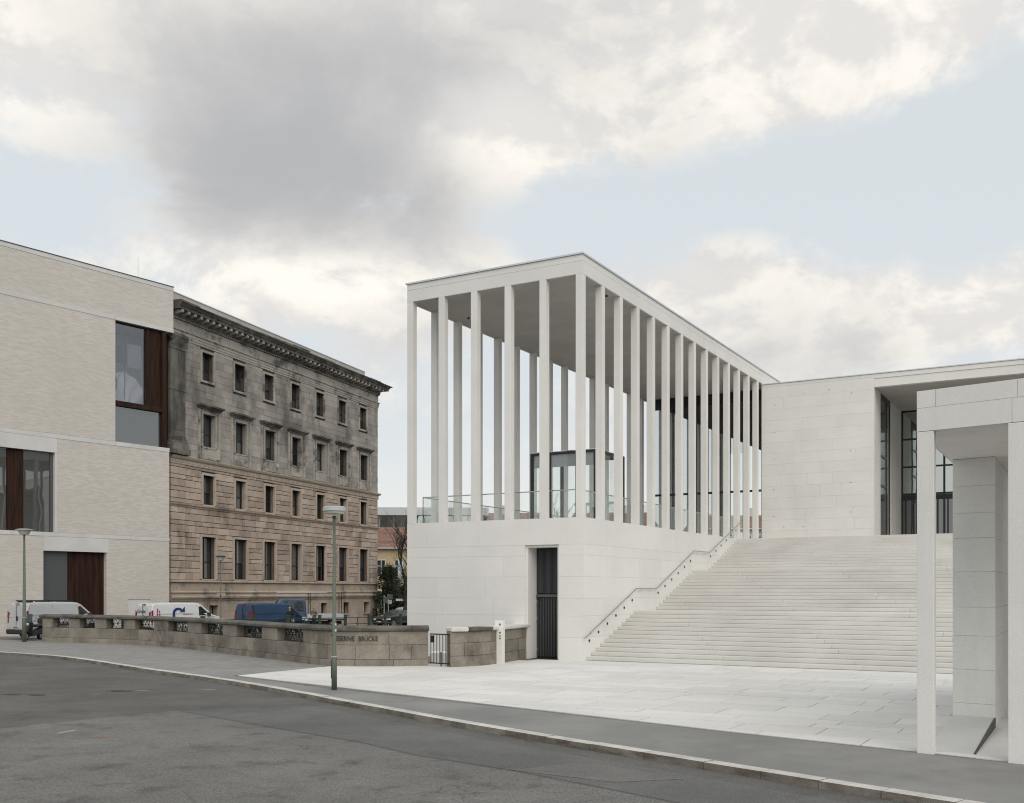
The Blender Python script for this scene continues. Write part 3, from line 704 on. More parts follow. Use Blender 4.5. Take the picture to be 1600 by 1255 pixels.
# ---------------- lift enclosure on the terrace
lift = empty('glass_lift', (*to_world(-4.45, 4.35), ZP), GR)
tag(lift, 'dark framed glass lift enclosure between the front columns on the podium', 'lift')
LW, LD, LH = 2.95, 2.80, 3.09
for x, y in ((0, 0), (LW, 0), (0, LD), (LW, LD)): box('post', x - .06, x + .06, y - .06, y + .06, 0, LH, BRONZE, lift)
for x in (.85, 2.1): box('post', x - .05, x + .05, -.05, .05, 0, LH - .1, BRONZE, lift)
fr = MB(); fr.box(-.06, LW + .06, -.062, .06, LH - .10, LH); fr.box(-.06, LW + .06, LD - .06, LD + .062, LH - .1, LH); fr.box(-.062, .06, .06, LD - .06, LH - .1, LH); fr.box(LW - .06, LW + .062, .06, LD - .06, LH - .1, LH)
fr.build('top_frame', BRONZE, lift)
box('header_panel', .06, LW - .06, .02, .05, LH - .62, LH - .10, plain('frosted_header', (.30, .315, .335), .3), lift)
box('roof_glass', -.05, LW + .05, -.05, LD + .05, LH + .005, LH + .03, MIRROR, lift)
for a in ((.06, .80, -.01, .01), (.90, 2.05, -.01, .01), (2.15, LW - .06, -.01, .01), (.06, LW - .06, LD - .01, LD + .01)): box('pane', *a, .02, LH - .1, GLASS, lift)
for x in (0, LW): box('pane', x - .01, x + .01, .06, LD - .06, .02, LH - .1, GLASS_G, lift)
box('parapet_bar', .9, LW - .06, 2.2, 2.26, 1.0, 1.12, STEEL, lift)

# ---------------- the stairs
stair = empty('staircase', (GA[0], GA[1], 0), GR)
tag(stair, 'broad white stone staircase rising beside the gallery podium', 'staircase')
SX = 14.0
n = 0
def step_block(x0, x1, y0, y1, z0, z1):
    pr = [(y0 + .018, z0 - .03), (y1, z0 - .03), (y1, z1), (y0 + .010, z1), (y0, z1 - .008), (y0, z0 + .022), (y0 + .018, z0 + .020)]
    mb = MB(); k = len(pr); mb.v += [(x0, a, b) for a, b in pr] + [(x1, a, b) for a, b in pr]
    mb.f.append(tuple(reversed(range(k)))); mb.f.append(tuple(k + i for i in range(k))); mb.m += [0, 0]
    for i in range(k): j = (i + 1) % k; mb.f.append((i, j, k + j, k + i)); mb.m.append(0)
    return mb
for k in range(3):
    for i in range(12):
        y0 = .35 + k * 6.89 + i * .405; z1 = (n + 1) * .1467
        y1 = y0 + (.43 if i < 11 else (2.46 if k < 2 else .75))
        x = 0.004; first = True
        off = (5.4 - n * .33) % 4.4
        while x < SX - .05:
            e = x + (off if first and off > .5 else 4.4); first = False
            e = min(e, SX)
            step_block(x + .003, e - .003, y0, y1, z1 - .1467, z1).build('step_stone', STEP, stair); x = e
        n += 1
mb = MB(); mb.poly([(SX - .02, .5, -.1)] + [(SX - .02, .5 + k * 6.89 + 4.9 * t, (k * 12 + 11 * t) * .1467 - .05) for k in range(3) for t in (0, 1)] + [(SX - .02, 20, 5.1), (SX - .02, 20, -.1)])
mb.build('stair_side', WHITE, stair)
rail = MB(); rz = [(.0, .84), (.35 + 4.5, 2.66), (.35 + 6.7, 2.66), (.35 + 11.4, 4.42), (.35 + 13.6, 4.42), (.35 + 18.7, 6.2)]
rail.tube([(.09, y, z) for y, z in rz], .023, 10)
hr = rail.build('handrail', STEEL, stair)
for (ya, za), (yb, zb) in zip(rz, rz[1:]):
    m_ = max(1, round((yb - ya) / 1.15))
    for i in range(m_):
        t = (i + .5) / m_; y, z = ya + (yb - ya) * t, za + (zb - za) * t
        MB().tube([(.0, y, z - .09), (.09, y, z - .075), (.09, y, z)], .009, 6).build('bracket', STEEL, hr)
lm = MB()
pts = [(.052 * math.cos(q), .075 * math.sin(q)) for q in [math.pi * 2 * i / 16 for i in range(16)]]
lm.prism([(a, b) for a, b in pts], 0, .006)
lmesh = lm.mesh('step_light', BLACK)
lip = MB(); lip.prism([(.085, -.05), (.10, .05), (.055, .05), (.05, -.05)], 0, .012); lipm = lip.mesh('light_lip', WHITE)
for k in range(3):
    for i in range(6):
        y = .58 + k * 6.89 + i * .81; z = .72 + k * 1.76 + i * .2935
        o = put('step_light', lmesh, stair, (.001, y, z)); o.rotation_euler = (0, R(90), 0)
        put('light_lip', lipm, o)
box('stair_cheek', -.10, .12, 18.95, 19.25, 5.0, 5.62, WHITE, stair, .02)

# ---------------- the portal on the street, right
P1 = (6.475, 16.5); WV = Vector((.752, -.659, 0)); UV = Vector((.4936, .8697, 0))
def PW(s, t): return (P1[0] + WV.x * s + UV.x * t, P1[1] + WV.y * s + UV.y * t)
port = empty('stone_portal', (0, 0, 0))
tag(port, 'white stone portal of square posts and a flat roof at the pavement edge', 'portal')
def para(name, s0, s1, t0, t1, z0, z1, mat, parent, bevel=0.0):
    return MB().prism([PW(s0, t0), PW(s1, t0), PW(s1, t1), PW(s0, t1)], z0, z1).build(name, mat, parent, bevel=bevel)
PS = pos_material('portal_stone', (.69, .676, .642), (.75, .737, .70), 0.5, 55, .08, .05, .85, .12, stain=(.45, .43, .40), stain_amt=.22, stain_scale=(.8, .8, .2))
for i in range(5): para('post', i * 1.364, i * 1.364 + .262, 0, .28, -.05, 5.122, PS, port, .006)
cut = [0, .29, 1.50, 3.3, 5.2, 7.0]
for a, b in zip(cut, cut[1:]): para('beam_stone', a + (.0022 if a else 0), b - .0022, 0, .30, 5.502, 5.775, PS, port)
cut = [0, 1.42, 3.1, 5.0, 7.0]
for a, b in zip(cut, cut[1:]): para('beam_stone', a + (.0022 if a else 0), b - .0022, 0, .30, 5.13, 5.498, PS, port)
para('roof_slab', .02, 7.0, .305, 7.5, 5.134, 5.76, PS, port)
para('roof_edge_stone', 0, .019, .305, 7.5, 5.13, 5.775, PS, port)
# wall behind, course by course; its right corner stands at PR
PR = (9.157, 19.55)
sR = (PR[0] - P1[0]); 
M2 = Matrix(((WV.x, UV.x), (WV.y, UV.y))).inverted(); q = M2 @ Vector((PR[0] - P1[0], PR[1] - P1[1])); SR, TR = q.x, q.y
zc = [-.05, .42, 1.07, 1.72, 2.27, 2.95, 3.60, 4.08, 4.60, 5.13]
for i, (z0, z1) in enumerate(zip(zc, zc[1:])):
    t = TR
    while t < TR + 6:
        e = min(t + (1.1 if i % 2 else 1.75), TR + 6)
        para('wall_stone', SR - .779, SR, t + (.0022 if t > TR else 0), e - .0022, z0 + .0022, z1 - .0022, PS, port); t = e
para('wall_core', SR - .76, SR - .02, TR + .02, TR + 5.98, 0, 5.12, SOFT, port)
para('unseen_shade_wall', SR + 3.4, SR + 4.0, TR + .3, TR + 6, -.05, 5.128, PS, port)  # unseen wall added to darken the right face of the inner pier
# ramp: wedge rising to the wall foot
a, b, c, d_ = PW(.30, .06), PW(1.03, .16), PW(SR - .02, TR - .01), PW(SR - .75, TR - .01)
b = (5.95 + 1.12, 15.86)
bx = PW(SR - 0, .15); b = PW(SR - .02, .42); a = PW(SR - .75, .35)
rm = MB(); rm.hexa([(a[0], a[1], -.02), (b[0], b[1], -.02), (c[0], c[1], -.02), (d_[0], d_[1], -.02), (a[0], a[1], .006), (b[0], b[1], .006), (c[0], c[1], .17), (d_[0], d_[1], .17)])
rm.build('ramp', pos_material('ramp_concrete', (.53, .525, .505), (.60, .59, .565), .6, 30, .05, .04, .85, .05), port)
ed = MB(); e0, e1, e2, e3 = PW(SR - .019, .42), PW(SR + .012, .42), PW(SR + .012, TR - .01), PW(SR - .019, TR - .01)
ed.hexa([(*e0, -.02), (*e1, -.02), (*e2, -.02), (*e3, -.02), (*e0, .012), (*e1, .012), (*e2, .178), (*e3, .178)]); ed.build('ramp_edge', BLACK, port)
for a_, b_ in ((1.0, 2.3), (2.31, 3.6)): para('floor_stone', SR + .05, SR + 3, a_ - .9, b_ - .8, -.02, .003 if a_ < 2 else .0035, PAVE, port)

# ================================================================== the old museum house
OM = (-23.0, 69.6); OA = math.atan2(1612, 580)
old = empty('stone_museum_house', (OM[0], OM[1], 0), OA)
tag(old, 'soot-stained four-storey sandstone house with rusticated lower floors and heavy cornice', 'building')
OLEN = 30.2; NW = 7; SPX = 3.88
ROWS = {  # first x, width, z0, z1
    'base': (4.07, 1.08, .48, 1.50), 'r4': (3.28, 1.60, 3.38, 6.36), 'r3': (3.42, 1.30, 8.64, 10.72),
    'r2': (3.40, 1.42, 12.74, 15.06), 'r1': (3.30, 1.32, 17.42, 19.38)}
opens = []
for k, (x, w, z0, z1) in ROWS.items():
    for i in range(NW): opens.append((x + SPX * i, x + SPX * i + w, z0, z1))
def wall_with_holes(mb, x0, x1, z0, z1, y0, y1, holes):
    hs = [h for h in holes if h[0] < x1 and h[1] > x0 and h[2] < z1 and h[3] > z0]
    zc = sorted({z0, z1} | {min(max(z, z0), z1) for h in hs for z in (h[2], h[3])})
    for a, b in zip(zc, zc[1:]):
        if b - a < 1e-6: continue
        m = (a + b) / 2; hx = sorted([(h[0], h[1]) for h in hs if h[2] < m < h[3]]); x = x0
        for p, q in hx:
            if p > x: mb.box(x, p, y0, y1, a, b)
            x = q
        if x < x1: mb.box(x, x1, y0, y1, a, b)
    return mb
wall_with_holes(MB(), 0, OLEN, -2, 3.1, .0, .6, opens).build('base_wall', OLD_BASE, old)
wall_with_holes(MB(), 0, OLEN, 3.1, 11.2, .07, .6, opens).build('lower_wall', OLD_JOINT, old)
wall_with_holes(MB(), 0, OLEN, 11.2, 21.2, .03, .6, opens).build('upper_wall', OLD_JOINT, old)
core = MB(); core.box(.05, OLEN - .05, .9, 16, -2, 21.9); core.build('house_core', DARKIN, old)
# end walls: stand proud of the core so that the corner reads solid
box('end_wall', OLEN - .6, OLEN, .6, 16, -2, 21.2, OLD_UP, old)
box('end_wall', 0, .6, .6, 16, -2, 21.2, OLD_UP, old)
# stones
blocks = []   # (x0, x1, z0, z1, proud, material)
def free_of(x0, x1, z0, z1, pad):
    """cut a course strip by the openings and their surrounds"""
    hx = sorted([(o[0] - pad, o[1] + pad) for o in opens if o[2] - pad < z1 - .02 and o[3] + pad > z0 + .02]); out = []; x = x0
    for p, q in hx:
        if p > x + .08: out.append((x, min(p, x1)))
        x = max(x, q)
    if x < x1 - .08: out.append((x, x1))
    return out
rb = random.Random(3)
def lay(z0, z1, hts, lens, gap, proud, pad, mat, x0=1.48, x1=OLEN, pil=True):
    z = z0; r = 0
    while z < z1 - .05:
        h = hts[r % len(hts)]; t = z + h
        if z1 - t < .18: t = z1
        for a, b in free_of(x0, x1, z, t, pad):
            x = a + 0.0; first = True
            while x < b - .03:
                ln = lens[r % len(lens)] * rb.uniform(.8, 1.2) * (rb.uniform(.4, 1) if first else 1); first = False
                e = x + ln
                if b - e < .3: e = b
                blocks.append((x + gap, e - gap, z + gap, t - gap, proud + rb.uniform(-.012, .012), mat)); x = e
        if pil:
            cut = [-.1, .68, 1.44] if r % 2 else [-.1, 1.44]
            for a, b in zip(cut, cut[1:]): blocks.append((a + gap, b - gap, z + gap, t - gap, proud + .05, mat))
        z = t; r += 1
lay(3.28, 8.28, (.50, .32), (1.32, .98), .016, .03, .17, OLD_LOW)
lay(8.56, 11.18, (.31, .50), (.98, 1.32), .016, .03, .17, OLD_LOW)
nl = len(blocks)
lay(11.80, 19.72, (.52, .44), (1.5, 1.2), .007, .022, .16, OLD_UP, pil=False)
def blk(mb, b): return mb.box(b[0], b[1], -b[4], .2, b[2], b[3])
order = sorted(range(len(blocks)), key=lambda i: -(blocks[i][1] - blocks[i][0]) * (blocks[i][3] - blocks[i][2]) / (70 + .94 * blocks[i][0]) ** 2 * (1.5 if i < nl else .5))
own = set(order[:300])
for i in own: blk(MB(), blocks[i]).build('stone_block', blocks[i][5], old, bevel=.02 if i < nl else 0)
for mat, nm in ((OLD_LOW, 'lower_masonry'), (OLD_UP, 'upper_masonry')):
    mb = MB()
    for i, b in enumerate(blocks):
        if i not in own and b[5] is mat: blk(mb, b)
    if mb.v: tag(mb.build(nm, mat, old, bevel=.02 if mat is OLD_LOW else 0), kind='stuff')
# mouldings: profile (proud, z) extruded along the front and round the far corner
def moulding(name, prof, mat, x0=-.1, x1=OLEN, ret=True):
    mb = MB(); n = len(prof)
    ends = [[(x0, .1 - .1, z) for p, z in prof], None]
    A = [(x0, -p, z) for p, z in prof]; B = [(x1 + (p if ret else 0), -p, z) for p, z in prof]; C = [(x1 + p, 12, z) for p, z in prof]
    b = len(mb.v); mb.v += A + B + (C if ret else [])
    rings = 3 if ret else 2
    for r in range(rings - 1):
        for i in range(n - 1): mb.f.append((b + r * n + i, b + (r + 1) * n + i, b + (r + 1) * n + i + 1, b + r * n + i + 1)); mb.m.append(0)
    mb.f.append(tuple(b + i for i in range(n))); mb.m.append(0)
    if not ret: mb.f.append(tuple(b + n + i for i in reversed(range(n)))); mb.m.append(0)
    return mb.build(name, mat, old, fix=True)
moulding('plinth_ledge', [(-.2, 1.80), (.06, 1.84), (.10, 1.98), (.20, 2.02), (.22, 2.14), (.10, 2.20), (.08, 2.34), (.14, 2.38), (.15, 2.46), (.06, 2.54), (-.2, 2.56)], OLD_BASE)
moulding('string_course', [(-.2, 3.10), (.10, 3.12), (.15, 3.16), (.15, 3.24), (.05, 3.275), (-.2, 3.28)], TRIM_LOW)
moulding('floor_band', [(-.2, 8.285), (.05, 8.29), (.08, 8.38), (.16, 8.44), (.18, 8.52), (.05, 8.555), (-.2, 8.556)], OLD_LOW)
moulding('middle_cornice', [(-.2, 11.185), (.06, 11.19), (.09, 11.26), (.07, 11.30), (.08, 11.52), (.20, 11.58), (.26, 11.68), (.28, 11.74), (.06, 11.80), (-.2, 11.801)], TRIM_LOW)
moulding('architrave', [(-.2, 19.73), (.05, 19.74), (.05, 19.88), (.08, 19.90), (.08, 20.06), (.11, 20.08), (.11, 20.24), (.17, 20.30), (.17, 20.36), (.05, 20.38), (.05, 21.0), (-.2, 21.01)], TRIM_UP)
moulding('cornice', [(-.2, 21.0), (.08, 21.02), (.18, 21.14), (.20, 21.22), (.22, 21.52), (.80, 21.55), (.80, 21.72), (.86, 21.76), (.92, 21.88), (1.0, 21.96), (1.0, 22.02), (-.2, 22.12)], CORN)
mod = MB(); mod.hexa([(-.11, -.76, 21.36), (.11, -.76, 21.36), (.11, -.1, 21.26), (-.11, -.1, 21.26), (-.11, -.76, 21.548), (.11, -.76, 21.548), (.11, -.1, 21.548), (-.11, -.1, 21.548)])
mm = mod.mesh('modillion', TRIM_UP)
for i in range(44): put('modillion', mm, old, (.25 + i * .69, -.02, 0))
for nm, z0, z1, y0, st, w in (('dentil_row', 21.04, 21.12, -.17, .26, .15), ('bead_row', 20.305, 20.355, -.20, .30, .2), ('carved_frieze', 11.33, 11.49, -.10, .30, .19)):
    mb = MB(); x = .05
    while x < OLEN: mb.box(x, x + w, y0, -.03, z0, z1); x += st
    tag(mb.build(nm, TRIM_UP if z0 > 15 else TRIM_LOW, old), kind='stuff')
# broken upper edge of the cornice: stumps of the lost gutter course
rc = random.Random(5); x = -.05
while x < OLEN + .5:
    ln = rc.uniform(1.2, 2.6); h = rc.choice((0, .05, .10, .16))
    if h: box('cornice_stone', x, x + ln, -.95 + rc.uniform(0, .15), .2, 22.03, 22.06 + h, CORN, old)
    x += ln
# attic strip
x = 0
while x < 28.4:
    e = min(x + 1.9, 28.5); box('attic_panel', x + .006, e - .006, .45, .9, 21.9, 22.98, ROOFSTRIP, old); x = e
box('attic_capping', -.02, 28.53, .40, .95, 22.98, 23.04, ZINC, old)
box('roof_deck', .02, OLEN - .02, .2, 16, 21.9, 22.2, ZINC, old)
# pilaster at the near end
PIL = pos_material('blackened_pilaster', (.095, .088, .077), (.175, .160, .138), .5, 14, .15, .1, .9, .3, stain=(.04, .037, .033), stain_amt=.8, stain_scale=(.8, .8, .25), stain_range=(.46, .66))
pl = box('pilaster', -.25, 1.32, -.16, .05, 13.1, 18.95, PIL, old)
pb = MB(); pb.box(-.5, 1.56, -.42, .02, 11.81, 12.25); pb.box(-.44, 1.50, -.36, .02, 12.25, 12.5); pb.box(-.38, 1.45, -.30, .02, 12.5, 12.66); pb.box(-.33, 1.40, -.25, .02, 12.66, 12.9); pb.box(-.29, 1.36, -.2, .02, 12.9, 13.1)
pb.build('pilaster_base', CORN, pl)
cp = MB(); cp.box(-.36, 1.46, -.34, .02, 19.80, 19.95); cp.box(-.28, 1.36, -.20, .02, 18.95, 19.05)
rc = random.Random(11)
for r in range(3):
    for i in range(7 - r % 2):
        x = -.22 + (i + .5 * (r % 2)) * .24; y = -.20 - .05 * r; z = 19.05 + r * .25
        cp.hexa([(x, y, z), (x + .2, y, z), (x + .2, y + .2, z), (x, y + .2, z), (x - .02, y - .10 - rc.uniform(0, .06), z + .24), (x + .22, y - .10, z + .24), (x + .2, y + .2, z + .26), (x, y + .2, z + .26)])
cp.build('pilaster_capital', CORN, pl)
box('pilaster_panel', .02, 1.05, -.185, -.158, 13.5, 16.0, PIL, pl)
box('pilaster_string', -.28, 1.36, -.19, .0, 16.15, 16.32, PIL, pl)
# pilaster seen edge-on at the far corner
pf = box('corner_pilaster', OLEN, OLEN + .20, .4, 1.6, 12, 18.9, TRIM_UP, old)
box('pilaster_capital', OLEN, OLEN + .42, .3, 1.7, 18.9, 19.7, CORN, pf); box('pilaster_base', OLEN, OLEN + .35, .3, 1.7, 11.8, 12.6, CORN, pf)
# windows
def window_set(key, surround, mat, bars=True):
    x, w, z0, z1 = ROWS[key]; h = z1 - z0; RD = .36
    fr = MB(); t = .075
    fr.box(0, t, RD, RD + .08, 0, h); fr.box(w - t, w, RD, RD + .08, 0, h); fr.box(t, w - t, RD, RD + .08, 0, t); fr.box(t, w - t, RD, RD + .08, h - t, h)
    tm = h * (.42 if key != 'r4' else .40)
    if bars: fr.box(w / 2 - .05, w / 2 + .05, RD - .012, RD + .08, t, h - t); fr.box(t, w - t, RD - .02, RD + .082, tm - .045, tm + .045)
    frm = fr.mesh('window', BRONZE)
    pn = []
    if bars:
        for a, b in ((t, w / 2 - .05), (w / 2 + .05, w - t)):
            for c, d in ((t, tm - .045), (tm + .045, h - t)): 
                q_ = MB()
                if key == 'r4': m_ = a + .17 if a < w / 2 else a + .12; q_.box(a, m_, RD + .035, RD + .05, c, d, 1); q_.box(m_, b, RD + .035, RD + .05, c, d, 0)
                else: q_.box(a, b, RD + .035, RD + .05, c, d)
                pn.append(q_.mesh('pane', [WINGL, CURTGL]))
    else: pn.append(MB().box(t, w - t, RD + .035, RD + .05, t, h - t).mesh('pane', WINGL))
    rv = MB(); rv.box(-.02, 0.0, .01, .6, 0, h); rv.box(w, w + .02, .01, .6, 0, h)
    su = MB(); s = surround
    if s:
        su.box(-s, 0, -.09, .3, -.02, h + s); su.box(w, w + s, -.09, .3, -.02, h + s); su.box(0, w, -.09, .3, h, h + s)
        if key in ('r1', 'base'): su.box(-s, w + s, -.11, .3, -s, -.02)
        else: su.box(-.02, w + .02, -.10, .34, -.10, 0)
    sum_ = su.mesh('surround', mat)
    for i in range(NW):
        o = put('window', frm, old, (x + i * SPX, 0, z0))
        for p in pn:
            q = put('pane', p, o)
        put('surround', sum_, o)
    return
window_set('r4', .17, TRIM_LOW); window_set('r3', .17, TRIM_LOW); window_set('r2', .15, TRIM_UP); window_set('r1', .17, TRIM_UP); window_set('base', .09, OLD_BASE, False)
# second-floor hoods, side strips and aprons
hd = MB(); hd.box(-.72, 2.12, -.42, .05, .50, .62); hd.box(-.64, 2.04, -.30, .05, .40, .50); hd.box(-.56, 1.96, -.2, .05, .30, .40); hm = hd.mesh('window_hood', CORN)
ap = MB(); ap.box(-.15, 1.57, -.07, .02, -.86, -.11); am = ap.mesh('window_apron', TRIM_UP)
ss = MB().box(-.09, .09, -.12, .02, -.92, 2.60).mesh('side_strip', TRIM_UP)
fz = MB().box(-.48, 1.90, -.08, .02, .16, .30).mesh('hood_frieze', TRIM_UP)
for i in range(NW):
    x, w, z0, z1 = ROWS['r2']; X = x + i * SPX
    o = put('window_hood', hm, old, (X, 0, z1)); put('hood_frieze', fz, o)
    put('side_strip', ss, o, (-.44, 0, z0 - z1)); put('side_strip', ss, o, (1.86, 0, z0 - z1))
    put('window_apron', am, old, (X, 0, z0))
# repaired pale stones in the old wall
for x, z, w, h in ((4.9, 2.58 - .4, 1.0, .28), (4.95, 11.95, .3, .75), (12.75, 12.3, .25, .3)): box('replacement_stone', x, x + w, -.14, 0, z, z + h, ROOFSTRIP, old)

# ================================================================== the pale brick house
LB = (-29.7, 59.9); LA = math.atan2(1612, 1220)
bh = empty('pale_brick_house', (LB[0], LB[1], 0), LA)
tag(bh, 'modern pale washed-brick building with concrete bands and large dark windows', 'building')
X0 = -14.0
BK = (-.297, .955)
def wallbox(name, x0, x1, z0, z1, mat=BRICK, y0=0.0, y1=.55): return box(name, x0, x1, y0, y1, z0, z1, mat, bh)
wallbox('brick_wall', X0, 11.60, 20.06, 22.62)
wallbox('brick_wall', X0, 7.33, 12.08, 19.82)
wallbox('brick_wall', 3.46, 11.28, 6.10, 11.80)
wallbox('brick_wall', X0, 2.58, -1, 5.84)
wallbox('brick_wall', 6.88, 8.20, -1, 5.84); wallbox('brick_wall', 9.82, 11.28, -1, 5.84); wallbox('brick_wall', 8.20, 9.82, 1.99, 5.84)
wallbox('access_panel', 8.215, 9.805, -1, 1.975, BAND, .03, .4)
box('access_panel_sign', 8.75, 9.2, .02, .029, 1.25, 1.42, VANW, bh)
def bands(z0, z1, x1, cuts, proud=.02):
    e = [X0] + cuts + [x1]
    for a, b in zip(e, e[1:]): box('concrete_band', a + .006, b - .006, -proud, .5, z0 + .004, z1 - .004, BAND, bh)
bands(22.62, 22.88, 11.62, [-6, 1.2, 6.8]); bands(19.82, 20.06, 11.62, [-4, 3.1, 7.33]); bands(11.80, 12.07, 11.30, [-6, 4.2, 7.33]); bands(5.845, 6.095, 11.30, [-4, 1.6, 5.6, 8.4])
MB().prism([(X0, -.05), (11.66, -.05), (11.66 + BK[0] * 18, BK[1] * 18), (X0, 18)], 22.885, 22.93).build('roof_edge', GREYPAN, bh)
MB().prism([(X0, .6), (11.2, .6), (11.2 + BK[0] * 16, .6 + BK[1] * 16), (X0, 16)], -1, 12.0).build('house_body', BRICK, bh)
MB().prism([(X0, .9), (7.0, .9), (7.0, 3.0), (11.0 + BK[0] * 2, 3.0), (11.0 + BK[0] * 15, 16), (X0, 16)], 12.0, 19.9).build('house_body', BRICK, bh)
MB().prism([(X0, .56), (11.55, .56), (11.5 + BK[0] * 16, BK[1] * 16), (X0, 16)], 19.85, 22.88).build('house_body', BRICK, bh)
MB().tube([(9.6, 1.0, 22.9), (9.6, 1.0, 24.6)], .009, 6).build('lightning_rod', GREYPAN, bh)
# lintels
box('lintel', X0, 3.45, -.012, .5, 10.93, 11.796, BAND, bh); box('lintel', 2.585, 6.875, -.012, .5, 4.97, 5.84, BAND, bh)
# corner window, upper: pieces inside the room are added to imitate a reflection
ROOMW = plain('pale_room_reflection', (.62, .61, .64), .8)  # room surfaces, and the sheet that imitates the reflection
w1 = box('corner_window', 7.34, 9.68, .30, .31, 14.72, 19.72, clear_glass('tinted_pane', (.88, .88, .90), .13), bh)
box('timber_head', 7.34, 11.1, .20, .5, 19.72, 19.818, WOOD, w1)
box('timber_panel', 9.80, 10.78, .24, .34, 14.72, 19.72, WOOD, w1); box('timber_post', 9.69, 9.79, .10, .4, 14.72, 19.72, WOOD, w1)
box('timber_post', 10.79, 11.10, .04, .4, 12.08, 19.72, WOOD, w1); box('timber_sill', 7.34, 10.785, .05, .45, 14.40, 14.715, WOOD, w1)
lw = box('lower_pane', 7.34, 10.78, .26, .30, 12.09, 14.39, SHOWD, bh); lw.parent = w1
MB().prism([(7.34, .46), (10.80, .46), (10.80, 2.6), (7.34, 2.6)], 12.075, 14.40).build('room_behind', DARKIN, w1)
box('room_wall', 7.34, 11.0, 2.6, 2.7, 14.40, 19.81, ROOMW, w1); box('room_ceiling', 7.34, 10.9, .5, 2.6, 19.7, 19.81, ROOMW, w1)
dm = MB(); nx_, nz_ = 24, 18
for i in range(nx_ + 1):
    for j in range(nz_ + 1):
        a_, b_ = i / nx_, j / nz_
        dm.v.append((7.36 + 2.35 * a_, .75 + .10 * math.sin(9 * a_ + 3 * b_) + .06 * math.sin(23 * a_ - 7 * b_), 14.42 + (1.2 + 1.5 * abs(math.sin(2.2 * a_ + .4))) * b_ * (1 - .25 * a_)))
for i in range(nx_):
    for j in range(nz_): q_ = i * (nz_ + 1) + j; dm.f.append((q_, q_ + nz_ + 1, q_ + nz_ + 2, q_ + 1)); dm.m.append(0)
dm.build('reflection_sheet', ROOMW, w1, smooth=True)  # added wavy sheet imitating the pale mottled reflection in the glass
box('reflection_panel', 7.45, 8.40, .42, .45, 17.2, 18.3, plain('mauve_reflection', (.10, .075, .085), .7, var=.5), w1); box('reflection_panel', 8.50, 9.5, .50, .53, 17.1, 18.6, plain('grey_reflection', (.30, .28, .32), .7, var=.4), w1)  # added panels imitating darker patches of the reflection
MB().tube([(8.42, .7, 14.4), (8.45, .7, 19.4)], .025, 6).build('pole', GREYPAN, w1); MB().tube([(8.30, .7, 18.95), (8.60, .7, 18.9)], .02, 6).build('reflection_arm', GREYPAN, w1)  # added pole and arm in place of a reflected mast
MB().tube([(7.55 + .24 * math.cos(q), .6, 15.9 + .55 * math.sin(q)) for q in [math.pi * 2 * i / 20 for i in range(21)]], .05, 6).build('ring', GREYPAN, w1)  # added hoop imitating a round shape reflected in the pane
# wide window
w2 = box('wide_window', X0, .48, .28, .32, 6.12, 10.9, SHOWD, bh)
box('timber_panel', .49, 1.47, .22, .34, 6.11, 10.92, WOOD, w2); box('pane', 1.48, 3.12, .28, .32, 6.12, 10.9, SHOWD, w2); box('frame_post', 3.13, 3.30, .20, .4, 6.11, 10.92, GREYPAN, w2)
box('side_cheek', 3.31, 3.455, .0, .5, 6.10, 10.93, BAND, w2)
box('room_behind', X0, 3.3, .45, .58, 6.11, 10.92, DARKIN, w2)
# gate
w3 = box('grey_gate_leaf', 2.60, 4.26, .30, .36, -1, 4.965, GREYPAN, bh)
for i in range(6): box('timber_board', 4.27 + i * .407, 4.27 + (i + 1) * .407 - .006, .30 + .004 * (i % 2), .37, -1, 4.965, WOOD, w3)
box('gate_cheek', 6.72, 6.876, 0.002, .5, -1, 4.968, BRICK, w3)
box('room_behind', 2.6, 6.7, .45, .58, -1, 4.96, DARKIN, w3)

# ================================================================== bridge parapet
par = empty('bridge_parapet', (0, 0, 0))
tag(par, 'long curved sandstone bridge parapet with carved lettering and iron grilles', 'wall')
HOLES = [(.72, 1.82), (2.55, 3.57), (4.35, 5.56), (6.39, 8.11), (9.58, 11.67), (13.18, 15.48), (16.9, 19.24), (20.59, 22.71)]
rb = random.Random(21); PE = 27.95
def course(z0, z1, lens, o0=0.0, o1=.46, start=0.0, end=PE):
    s = start
    while s < end - .01:
        e = min(s + rb.uniform(*lens), end)
        if end - e < .35: e = end
        pr = rb.uniform(-.008, .008)
        wall_path.block(s + .005, e - .005, o0 + pr, o1, z0 + .004, z1 - .004, n=max(1, round((e - s) / .4))).build('stone_block', PARAPET, par, bevel=.01); s = e
course(-.1, .22, (.8, 1.5), -.04); course(.22, .72, (.6, 1.25))
s = 0
for a, b in HOLES:
    if a - s > 1.3: course(.72, 1.19, (.6, 1.0), start=s, end=a)
    else: course(.72, 1.19, (3, 3.1), start=s, end=a)
    s = b
course(.72, 1.19, (.8, 1.2), start=s, end=24.2); 
for a, b in ((24.2, 26.6), (26.6, PE)): wall_path.block(a + .005, b - .005, 0, .46, .724, 1.186, n=6).build('stone_block', PARAPET, par, bevel=.01)
wall_path.block(0.05, PE - .03, .02, .44, -.05, .715, n=60).build('wall_core', OLD_JOINT, par)
s = -.12
